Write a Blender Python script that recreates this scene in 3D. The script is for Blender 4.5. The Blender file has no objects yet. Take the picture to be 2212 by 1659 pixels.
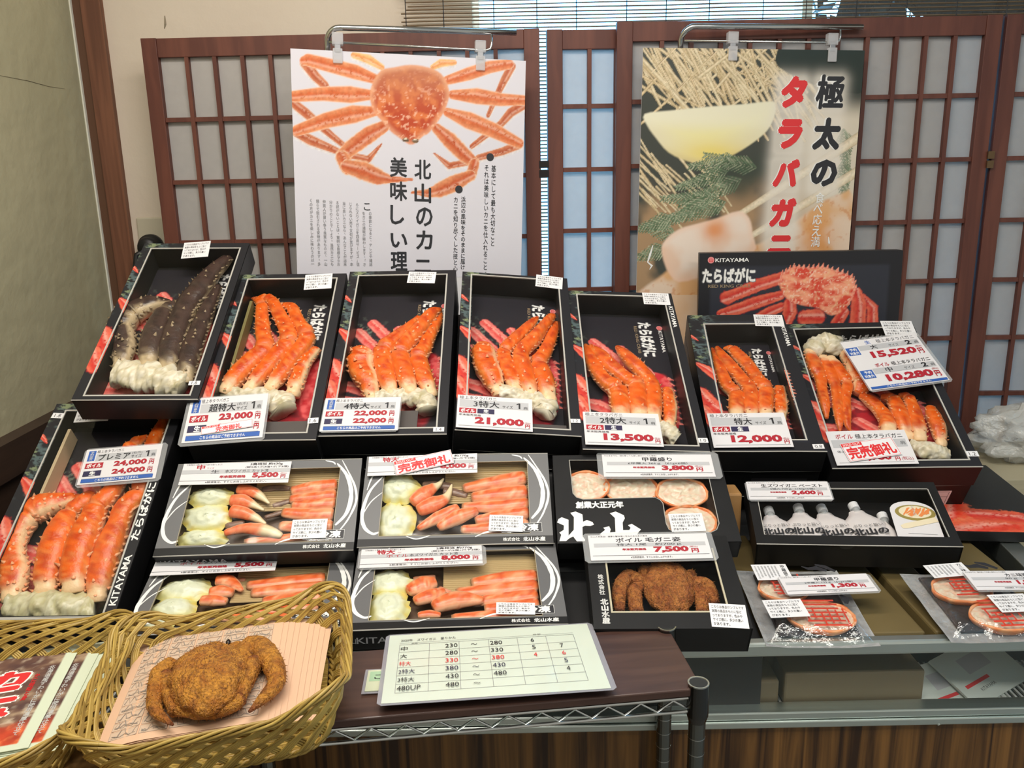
import bpy, bmesh, math, random, json
import numpy as np
from mathutils import Vector, Matrix, Euler, noise as MN
R = math.radians
C = bpy.context.scene.collection
SC = bpy.context.scene
# ---------------------------------------------------------------- camera
cam = bpy.data.objects.new('camera', bpy.data.cameras.new('camera')); C.objects.link(cam)
cam.data.sensor_width = 36.0; cam.data.lens = 1800/2212*36; cam.data.clip_start = .05
cam.matrix_world = Matrix.Translation((0, 0, 1.57)) @ Matrix.Rotation(R(90-14.0), 4, 'X') @ Matrix.Rotation(R(-1.2), 4, 'Z')
SC.camera = cam
# ---------------------------------------------------------------- world, lamps, exposure
SC.view_settings.view_transform = 'Standard'; SC.view_settings.look = 'None'
SC.view_settings.exposure = 0.0; SC.view_settings.gamma = 1.0; SC.view_settings.use_curve_mapping = False
W = bpy.data.worlds.new('world'); SC.world = W; W.use_nodes = True
nt = W.node_tree; nt.nodes.clear()
o_ = nt.nodes.new('ShaderNodeOutputWorld'); b_ = nt.nodes.new('ShaderNodeBackground')
tc = nt.nodes.new('ShaderNodeTexCoord'); sx = nt.nodes.new('ShaderNodeSeparateXYZ')
cr = nt.nodes.new('ShaderNodeValToRGB'); mr = nt.nodes.new('ShaderNodeMapRange')
mr.inputs['From Min'].default_value = -1; mr.inputs['From Max'].default_value = 1
nt.links.new(tc.outputs['Generated'], sx.inputs[0]); nt.links.new(sx.outputs['Y'], mr.inputs['Value'])
nt.links.new(mr.outputs[0], cr.inputs[0]); nt.links.new(cr.outputs[0], b_.inputs[0]); nt.links.new(b_.outputs[0], o_.inputs[0])
cr.color_ramp.elements[0].position = .60; cr.color_ramp.elements[0].color = (.44, .425, .375, 1)   # shop behind the camera
cr.color_ramp.elements[1].position = .72; cr.color_ramp.elements[1].color = (1.6, 4.4, 7.4, 1)      # daylight outside the window
def lamp(name, loc, rot, sx_, sy_, power, col):
    l = bpy.data.lights.new(name, 'AREA'); l.shape = 'RECTANGLE'; l.size = sx_; l.size_y = sy_; l.energy = power; l.color = col
    o = bpy.data.objects.new(name, l); C.objects.link(o); o.location = loc; o.rotation_euler = rot
    return o
lamp('ceiling_or_fill_lamp', (-.30, .45, 2.72), (R(4), 0, 0), 1.25, .30, 15, (1, .96, .86))
lamp('ceiling_or_fill_lamp', (1.0, .0, 2.72), (R(8), 0, 0), 1.25, .30, 19, (1, .96, .87))
lamp('ceiling_or_fill_lamp', (-.25, 1.16, 2.72), (R(14), 0, 0), 1.5, .22, 24, (1, .93, .84))  # added fill lamp, no known fixture; brightens the back wall and screens
# ---------------------------------------------------------------- helpers
def tag(o, label, cat, group=None, kind=None):
    if label: o['label'] = label
    if cat: o['category'] = cat
    if group: o['group'] = group
    if kind: o['kind'] = kind
    return o
class MB:
    def __init__(s): s.v=[]; s.f=[]; s.mi=[]; s.c=[]; s.mats=[]
    def m(s, mat):
        if mat not in s.mats: s.mats.append(mat)
        return s.mats.index(mat)
    def add(s, vs, fs, mat, cols=None):
        b=len(s.v); i=s.m(mat); s.v+=[tuple(v) for v in vs]
        s.c+= list(cols) if cols is not None else [(1,1,1)]*len(vs)
        for f in fs: s.f.append(tuple(b+k for k in f)); s.mi.append(i)
        return s
    def box(s, x0,x1,y0,y1,z0,z1, mat, T=None, col=None):
        vs=[(x,y,z) for z in (z0,z1) for y in (y0,y1) for x in (x0,x1)]
        if T: vs=[tuple(T@Vector(v)) for v in vs]
        return s.add(vs,[(0,2,3,1),(4,5,7,6),(0,1,5,4),(2,6,7,3),(0,4,6,2),(1,3,7,5)],mat,[col or (1,1,1)]*8)
    def quad(s, p, mat, T=None):
        if T: p=[tuple(T@Vector(v)) for v in p]
        return s.add(p,[tuple(range(len(p)))],mat)
    def prism(s, pts, z0, z1, mat):      # polygon in xy extruded in z
        n=len(pts); vs=[(x,y,z0) for x,y in pts]+[(x,y,z1) for x,y in pts]
        fs=[tuple(range(n-1,-1,-1)),tuple(range(n,2*n))]+[(i,(i+1)%n,n+(i+1)%n,n+i) for i in range(n)]
        return s.add(vs,fs,mat)
    def tube(s, pts, rad, mat, n=8, col=None, flat=1.0, cap=True):
        pts=[Vector(p) for p in pts]; k=len(pts)
        if not hasattr(rad,'__len__'): rad=[rad]*k
        vs=[];fs=[]; side=None
        for i in range(k):
            t=(pts[min(i+1,k-1)]-pts[max(i-1,0)]).normalized()
            if side is None:
                side=t.cross(Vector((0,0,1)))
                if side.length<.05: side=t.cross(Vector((0,1,0)))
            side=(side-t*side.dot(t)).normalized(); up=side.cross(t)
            for j in range(n):
                a=2*math.pi*j/n; vs.append(pts[i]+side*(math.cos(a)*rad[i])+up*(math.sin(a)*rad[i]*flat))
        for i in range(k-1):
            for j in range(n):
                j2=(j+1)%n; fs.append((i*n+j,i*n+j2,(i+1)*n+j2,(i+1)*n+j))
        if cap: fs.append(tuple(range(n-1,-1,-1))); fs.append(tuple((k-1)*n+j for j in range(n)))
        return s.add(vs,fs,mat,[col]*len(vs) if col else None)
    def cone(s, p, d, r, l, mat, c0, c1, n=5):
        d=Vector(d).normalized(); a=d.orthogonal().normalized(); b=d.cross(a); p=Vector(p)
        vs=[p+a*(r*math.cos(6.283*i/n))+b*(r*math.sin(6.283*i/n)) for i in range(n)]+[p+d*l]
        return s.add(vs,[(i,(i+1)%n,n) for i in range(n)],mat,[c0]*n+[c1])
    def obj(s, name, parent=None, smooth=False, T=None, bev=0):
        me=bpy.data.meshes.new(name); me.from_pydata(s.v,[],s.f)
        for mt in s.mats: me.materials.append(mt)
        me.polygons.foreach_set('material_index',s.mi)
        if any(c!=(1,1,1) for c in s.c):
            at=me.color_attributes.new('Col','FLOAT_COLOR','POINT')
            a=np.ones((len(s.c),4),np.float32); a[:,:3]=np.array(s.c,np.float32)[:,:3]; at.data.foreach_set('color',a.ravel())
        if smooth: me.polygons.foreach_set('use_smooth',[True]*len(me.polygons))
        me.update()
        o=bpy.data.objects.new(name,me); C.objects.link(o)
        if parent: o.parent=parent
        if T is not None: o.matrix_local=T
        if bev:
            b=o.modifiers.new('bevel','BEVEL'); b.width=bev; b.segments=2; b.limit_method='ANGLE'
        return o
def empty(name, T=None):
    o=bpy.data.objects.new(name,None); C.objects.link(o); o.empty_display_size=.05
    if T is not None: o.matrix_world=T
    return o
def inst(name, me, parent=None, T=None):
    o=bpy.data.objects.new(name,me); C.objects.link(o)
    if parent: o.parent=parent
    if T is not None: o.matrix_local=T
    return o
# ---------------------------------------------------------------- materials
MATS={}
def mat(name, col=(.8,.8,.8), rough=.5, metal=0, spec=.5, vc=False, noise=None, wood=None, bump=None, trans=None, coat=0, glossy=False):
    if name in MATS: return MATS[name]
    m=bpy.data.materials.new(name); m.use_nodes=True; n=m.node_tree.nodes; L=m.node_tree.links
    p=n['Principled BSDF']; p.inputs['Base Color'].default_value=(*col,1); p.inputs['Roughness'].default_value=rough
    p.inputs['Metallic'].default_value=metal; p.inputs['Specular IOR Level'].default_value=spec; p.inputs['Coat Weight'].default_value=coat
    src=None
    if vc:
        a=n.new('ShaderNodeVertexColor'); a.layer_name='Col'; src=a.outputs['Color']
    t=n.new('ShaderNodeTexCoord')
    if noise:                # (scale, colour2, contrast)
        x=n.new('ShaderNodeTexNoise'); x.inputs['Scale'].default_value=noise[0]; x.inputs['Detail'].default_value=5; L.new(t.outputs['Object'],x.inputs['Vector'])
        r=n.new('ShaderNodeValToRGB'); r.color_ramp.elements[0].position=.5-noise[2]; r.color_ramp.elements[1].position=.5+noise[2]
        r.color_ramp.elements[0].color=(*col,1); r.color_ramp.elements[1].color=(*noise[1],1); L.new(x.outputs['Fac'],r.inputs[0])
        src=r.outputs[0]
    if wood:                 # (axis scale xyz, colour2, distortion)
        mp=n.new('ShaderNodeMapping'); mp.inputs['Scale'].default_value=wood[0]; L.new(t.outputs['Object'],mp.inputs[0])
        x=n.new('ShaderNodeTexNoise'); x.inputs['Scale'].default_value=1; x.inputs['Detail'].default_value=6; x.inputs['Distortion'].default_value=wood[2]; L.new(mp.outputs[0],x.inputs['Vector'])
        r=n.new('ShaderNodeValToRGB'); r.color_ramp.elements[0].position=.36; r.color_ramp.elements[1].position=.62
        r.color_ramp.elements[0].color=(*col,1); r.color_ramp.elements[1].color=(*wood[1],1); L.new(x.outputs['Fac'],r.inputs[0]); src=r.outputs[0]
    if src: L.new(src,p.inputs['Base Color'])
    if bump:                 # (scale, strength, distance)
        x=n.new('ShaderNodeTexNoise'); x.inputs['Scale'].default_value=bump[0]; x.inputs['Detail'].default_value=4; L.new(t.outputs['Object'],x.inputs['Vector'])
        b=n.new('ShaderNodeBump'); b.inputs['Strength'].default_value=bump[1]; b.inputs['Distance'].default_value=bump[2]
        L.new(x.outputs['Fac'],b.inputs['Height']); L.new(b.outputs[0],p.inputs['Normal'])
    if trans:                # (opacity, gloss) thin clear film
        out=n['Material Output']; tr=n.new('ShaderNodeBsdfTransparent'); mx=n.new('ShaderNodeMixShader'); mx.inputs[0].default_value=trans
        sh=p.outputs[0]
        if glossy:
            gl=n.new('ShaderNodeBsdfGlossy'); gl.inputs['Roughness'].default_value=rough; gl.inputs['Color'].default_value=(*col,1); sh=gl.outputs[0]
            if bump: L.new(b.outputs[0],gl.inputs['Normal'])
        L.new(tr.outputs[0],mx.inputs[1]); L.new(sh,mx.inputs[2]); L.new(mx.outputs[0],out.inputs['Surface'])
    MATS[name]=m; return m
BLACK=mat('black card',(.010,.010,.011),.40,spec=.28,noise=(6,(.017,.017,.018),.2))
BLACK2=mat('black riser board',(.008,.008,.009),.6)
GREYCARD=mat('grey printed card',(.135,.135,.14),.42)
PRINT=mat('colour print',rough=.40,vc=True,spec=.28)
GLOSSPRINT=mat('laminated colour print',rough=.22,vc=True)
SHELL=mat('crab shell',rough=.33,vc=True,spec=.45,bump=(150,.35,.003))
WET=mat('moist seafood',rough=.3,vc=True,bump=(120,.2,.002))
HAIRY=mat('hairy crab shell',rough=.5,vc=True,bump=(330,1.0,.006))
_n=HAIRY.node_tree.nodes; _l=HAIRY.node_tree.links      # dark pits between the scales of the shell
_v=_n.new('ShaderNodeTexVoronoi'); _v.inputs['Scale'].default_value=230; _t=_n.new('ShaderNodeTexCoord'); _l.new(_t.outputs['Object'],_v.inputs['Vector'])
_r=_n.new('ShaderNodeValToRGB'); _r.color_ramp.elements[0].position=.30; _r.color_ramp.elements[0].color=(1.12,1.12,1.12,1); _r.color_ramp.elements[1].position=.75; _r.color_ramp.elements[1].color=(.30,.24,.20,1); _l.new(_v.outputs['Distance'],_r.inputs[0])
_m=_n.new('ShaderNodeMixRGB'); _m.blend_type='MULTIPLY'; _m.inputs[0].default_value=.42; _l.new([q for q in _n if q.type=='VERTEX_COLOR'][0].outputs[0],_m.inputs[1]); _l.new(_r.outputs[0],_m.inputs[2]); _l.new(_m.outputs[0],_n['Principled BSDF'].inputs['Base Color'])
PAPER=mat('white card stock',(.74,.72,.74),.45)
STICK=mat('white sticker paper',(.80,.79,.81),.5)
INK=mat('black ink',(.02,.02,.025),.5)
GREYINK=mat('grey ink',(.22,.22,.23),.5)
LGREY=mat('light grey ink',(.50,.50,.52),.5)
RED=mat('dark red ink',(.42,.015,.03),.5)
BRED=mat('bright red ink',(.72,.03,.035),.5)
BLUE=mat('blue ink',(.03,.11,.42),.5)
NAVY=mat('navy ink',(.025,.02,.07),.5)
WHITE=mat('white ink',(.85,.84,.82),.5)
TAN=mat('tan ink',(.33,.24,.14),.5)
PINKINK=mat('pink ink',(.75,.25,.25),.5)
EDGE=mat('film edge',(.50,.48,.44),.25)
FILM=mat('clear film',(.9,.9,.9),.10,trans=.035,glossy=True)
LAM=mat('laminate pouch',(.75,.76,.78),.12,trans=.22,spec=.8)
CHROME=mat('chrome',(.62,.63,.62),.18,1)
STEEL=mat('stainless steel',(.66,.72,.68),.38,1)
CLEARP=mat('clear plastic clip',(.75,.75,.78),.15,trans=.45,spec=.8)
# ---------------------------------------------------------------- text as mesh
_cu=bpy.data.curves.new('lettering','FONT'); _cu.resolution_u=2; _to=bpy.data.objects.new('lettering',_cu)
_tc={}
def glyphs(s, off=0.0):
    k=(s,off)
    if k not in _tc:
        _cu.body=s; _cu.offset=off; me=_to.to_mesh()
        vs=[(v.co.x,v.co.y) for v in me.vertices]; fs=[tuple(p.vertices) for p in me.polygons]
        _to.to_mesh_clear()
        if s in '1': vs=[(.2,0),(.34,0),(.34,.69),(.22,.69),(.04,.58),(.04,.46),(.2,.55)]; fs=[tuple(range(7))]
        xs=[v[0] for v in vs] or [0,1]; ys=[v[1] for v in vs] or [0,1]
        _tc[k]=(vs,fs,min(xs),max(xs),min(ys),max(ys))
    return _tc[k]
BOLD=((-1,0),(1,0),(0,-1),(0,1),(-.7,-.7),(.7,.7),(-.7,.7),(.7,-.7)); BOLD4=((-1,0),(1,0),(0,-1),(0,1))
class Pr(MB):
    """flat printed face; x right, y up, origin at the centre; each call lies a hair above the last"""
    def __init__(s,w,h,z=0): super().__init__(); s.w=w; s.h=h; s.z=z
    def up(s,d=.00004): s.z+=d; return s.z
    def rect(s,x,y,w,h,mt,T=None):
        z=s.up(); p=[(x,y,z),(x+w,y,z),(x+w,y+h,z),(x,y+h,z)]
        return s.quad(p,mt,T)
    def poly(s,pts,mt,T=None):
        z=s.up(); vs=[Vector((x,y,z)) for x,y in pts]
        from mathutils.geometry import tessellate_polygon
        tr=tessellate_polygon([vs]); fs=[tuple(t) if (vs[t[1]]-vs[t[0]]).cross(vs[t[2]]-vs[t[0]]).z>0 else tuple(reversed(t)) for t in tr]
        if T: vs=[T@v for v in vs]
        return s.add(vs,fs,mt)
    def ribbon(s,pts,mt,T=None,z=None):   # pts: x,y,halfwidth
        z=s.up() if z is None else z; vs=[];n=len(pts)
        for i in range(n):
            a=pts[max(i-1,0)];b=pts[min(i+1,n-1)]; dx,dy=b[0]-a[0],b[1]-a[1]; l=math.hypot(dx,dy) or 1; nx,ny=-dy/l,dx/l; w=pts[i][2]
            vs+=[(pts[i][0]-nx*w,pts[i][1]-ny*w,z),(pts[i][0]+nx*w,pts[i][1]+ny*w,z)]
        if T: vs=[tuple(T@Vector(v)) for v in vs]
        return s.add(vs,[(2*i,2*i+2,2*i+3,2*i+1) for i in range(n-1)],mt)
    def outline(s,x,y,w,h,t,mt):
        s.rect(x,y,w,t,mt); s.rect(x,y+h-t,w,t,mt); s.rect(x,y,t,h,mt); s.rect(x+w-t,y,t,h,mt)
    def disc(s,x,y,r,mt,n=20): return s.poly([(x+r*math.cos(6.2832*i/n),y+r*math.sin(6.2832*i/n)) for i in range(n)],mt)
    def text(s,t,x,y,w,h,mt,off=0.0,T=None,shear=0,keep=None):
        """fit text t in the box (x,y,w,h); keep='l','c','r' keeps the letter shape no wider than the box"""
        cjk=off>0 and any(ord(c)>255 for c in t)
        vs,fs,x0,x1,y0,y1=glyphs(t,0.0 if cjk else off)
        if cjk: x0-=off*.9; x1+=off*.9; y0-=off*.9; y1+=off*.9
        sx_=w/max(x1-x0,1e-6); sy=h/max(y1-y0,1e-6)
        if keep:
            k=min(sx_,sy); dx={'l':0,'c':(w-k*(x1-x0))/2,'r':w-k*(x1-x0)}[keep]; x+=dx; y+=(h-k*(y1-y0))/2; sx_=sy=k
        z=s.up()
        for ox,oy in (BOLD if cjk else ((0,0),)):      # heavier strokes: the same letters laid over each other, slightly shifted
            ox*=off*.9; oy*=off*.9
            P=[Vector((x+(a+ox-x0)*sx_+shear*(b+oy-y0)*sy,y+(b+oy-y0)*sy,z)) for a,b in vs]
            if T: P=[T@p for p in P]
            s.add(P,fs,mt); z+=.000004
        return s
    def vtext(s,t,x,y,w,h,mt,off=0.0,T=None):   # vertical column, x,y = lower left
        ch=h/len(t)
        for i,c in enumerate(t):
            if c in ' 　': continue
            vs,fs,x0,x1,y0,y1=glyphs(c,0.0); z=s.z+.00004
            cw=min(w,ch*1.1)
            P=[Vector((x+w/2+(a-.5)*w,y+h-(i+1)*ch+(b+.12)*ch,z)) for a,b in vs]
            if c in 'ー、。':
                P=[Vector((x+w/2-(b-.37)*w*(-1 if c!='ー' else 1)*(0 if c!='ー' else 1)+(0 if c=='ー' else (a-.1)*w), y+h-(i+1)*ch+((1-a) if c=='ー' else b+.5)*ch,z)) for a,b in vs]
            for ox,oy in (BOLD4 if off>0 else ((0,0),)):
                Q=[Vector((p.x+ox*off*w,p.y+oy*off*ch,p.z)) for p in P]
                if T: Q=[T@p for p in Q]
                s.add(Q,fs,mt)
        s.up()
# frac-coordinate helper for cards (0..1, y down)
class Card(Pr):
    def F(s,x0,y0,x1,y1): return (-s.w/2+x0*s.w, s.h/2-y1*s.h, (x1-x0)*s.w, (y1-y0)*s.h)
    def R(s,x0,y0,x1,y1,mt): s.rect(*s.F(x0,y0,x1,y1),mt)
    def Tx(s,t,x0,y0,x1,y1,mt,off=0.0,**k): s.text(t,*s.F(x0,y0,x1,y1),mt,off,**k)
    def V(s,t,x0,y0,x1,y1,mt,off=0.0): s.vtext(t,*s.F(x0,y0,x1,y1),mt,off)
# ---------------------------------------------------------------- raster painter for printed pictures (vertex colours on a grid)
def sm(a,b,x): t=np.clip((x-a)/(b-a),0,1); return t*t*(3-2*t)
class Cv:
    def __init__(s,w,h,nx,ny):
        s.w,s.h,s.nx,s.ny=w,h,nx,ny
        s.X,s.Y=np.meshgrid(np.linspace(-w/2,w/2,nx+1),np.linspace(-h/2,h/2,ny+1)); s.a=np.zeros(s.X.shape+(3,))
    def noise(s,scale,seed=0,oct=3,sx_=1,sy=1):
        out=0;amp=1;tot=0
        for o in range(oct):
            f=scale*2**o; x=(s.X+9.7+seed*1.37)*f*sx_; y=(s.Y+7.3+seed*2.11)*f*sy
            xi=np.floor(x).astype(np.int64); yi=np.floor(y).astype(np.int64); fx=x-xi; fy=y-yi; fx=fx*fx*(3-2*fx); fy=fy*fy*(3-2*fy)
            def hsh(i,j): 
                h=(i*374761393+j*668265263+seed*974711+o*1013)&0xffffffff; h=((h^(h>>13))*1274126177)&0xffffffff; return ((h^(h>>16))&0xffff)/65535.
            out=out+amp*((hsh(xi,yi)*(1-fx)+hsh(xi+1,yi)*fx)*(1-fy)+(hsh(xi,yi+1)*(1-fx)+hsh(xi+1,yi+1)*fx)*fy); tot+=amp; amp*=.5
        return out/tot
    def mix(s,mask,col):
        col=np.asarray(col,float); s.a=s.a*(1-mask[...,None])+col*mask[...,None]
    def seg(s,pts):
        """distance to tapered polyline: returns q=(d/r), side -1..1, t 0..1, r"""
        best=np.full(s.X.shape,9.); side=np.zeros(s.X.shape); tt=np.zeros(s.X.shape); rr=np.ones(s.X.shape)*1e-3
        n=len(pts)-1
        for i in range(n):
            x0,y0,r0=[k/1000 for k in pts[i]]; x1,y1,r1=[k/1000 for k in pts[i+1]]
            dx,dy=x1-x0,y1-y0; l2=dx*dx+dy*dy+1e-12; t=np.clip(((s.X-x0)*dx+(s.Y-y0)*dy)/l2,0,1)
            px=s.X-x0-t*dx; py=s.Y-y0-t*dy; d=np.hypot(px,py); r=r0+(r1-r0)*t; q=d/np.maximum(r,1e-4)
            l=math.sqrt(l2); sd=(-(py*dx-px*dy)/l)/np.maximum(r,1e-4)
            k=q<best; best=np.where(k,q,best); side=np.where(k,sd,side); tt=np.where(k,(i+t)/n,tt); rr=np.where(k,r,rr)
        return best,side,tt,rr
    def limb(s,pts,c_mid,c_edge,c_line=None,seed=1,bumps=0.0):
        q,sd,t,r=s.seg(pts); nz=s.noise(90,seed); nz2=s.noise(220,seed+5)
        m=1-sm(.86,1.05,q+bumps*(nz2-.5))
        k=np.clip(np.abs(sd)*1.05-.15+ (nz-.5)*.7,0,1)[...,None]
        col=np.array(c_mid)*(1-k)+np.array(c_edge)*k
        hi=np.exp(-((sd+.25)/.2)**2)[...,None]*.35*(nz2>.35)[...,None]; col=col*(1-hi)+np.array((1,.78,.62))*hi
        col=col*(.82+.36*nz2[...,None])
        if c_line is not None: e=sm(.78,.98,q)[...,None]; col=col*(1-e)+np.array(c_line)*e
        s.mix(m,col)
    def mask(s,pts,soft=.002):
        if len(pts)>3: pts=[q for i in range(len(pts)) for q in [[.5*(2*pts[i][k]+(pts[(i+1)%len(pts)][k]-pts[i-1][k])*t+(2*pts[i-1][k]-5*pts[i][k]+4*pts[(i+1)%len(pts)][k]-pts[(i+2)%len(pts)][k])*t*t+(-pts[i-1][k]+3*pts[i][k]-3*pts[(i+1)%len(pts)][k]+pts[(i+2)%len(pts)][k])*t**3) for k in (0,1)] for t in (0,.33,.66)]]
        ins=np.zeros(s.X.shape,bool); dist=np.full(s.X.shape,9.); n=len(pts)
        for i in range(n):
            x0,y0=[k/1000 for k in pts[i][:2]]; x1,y1=[k/1000 for k in pts[(i+1)%n][:2]]
            dx,dy=x1-x0,y1-y0; t=np.clip(((s.X-x0)*dx+(s.Y-y0)*dy)/(dx*dx+dy*dy+1e-12),0,1); dist=np.minimum(dist,np.hypot(s.X-x0-t*dx,s.Y-y0-t*dy))
            c=((y0>s.Y)!=(y1>s.Y)); xs=(x1-x0)*(s.Y-y0)/((y1-y0) if abs(y1-y0)>1e-9 else 1e-9)+x0; ins^=c&(s.X<xs)
        sd=np.where(ins,dist,-dist); s.sd=sd
        return sm(-soft,soft,sd)
    def mesh(s,mb,mt,keep=None,rot=False,sx_=1,sy=1,z=0,zf=None):
        nx,ny=s.nx,s.ny; X=s.X.ravel()*sx_; Y=s.Y.ravel()*sy
        if rot: X,Y=Y,-X
        zs=[z]*len(X) if zf is None else [z+zf(a,b) for a,b in zip(X,Y)]
        vs=list(zip(X.tolist(),Y.tolist(),zs)); cols=[tuple(c) for c in np.clip(s.a,0,1).reshape(-1,3).tolist()]
        idx=np.arange((nx+1)*(ny+1)).reshape(ny+1,nx+1)
        q=np.stack([idx[:-1,:-1],idx[:-1,1:],idx[1:,1:],idx[1:,:-1]],-1).reshape(-1,4)
        if keep is not None:
            cx=X[q].mean(1); cy=Y[q].mean(1); q=q[keep(cx,cy)]
        mb.add(vs,[tuple(f) for f in q.tolist()],mt,cols); return mb
def catmull(P, per=6):
    P=[np.array(p,float) for p in P]; out=[]; n=len(P); tv=[]
    for i in range(n-1):
        a=P[max(i-1,0)];b=P[i];c=P[i+1];d=P[min(i+2,n-1)]
        for k in range(per):
            t=k/per; out.append(.5*((2*b)+(-a+c)*t+(2*a-5*b+4*c-d)*t*t+(-a+3*b-3*c+d)*t**3)); tv.append(i+t)
    out.append(P[-1]); tv.append(n-1); return out,tv
def lerp(a,b,t): return tuple(x+(y-x)*t for x,y in zip(a,b))
def ss(a,b,x): t=max(0,min(1,(x-a)/(b-a))); return t*t*(3-2*t)
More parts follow.
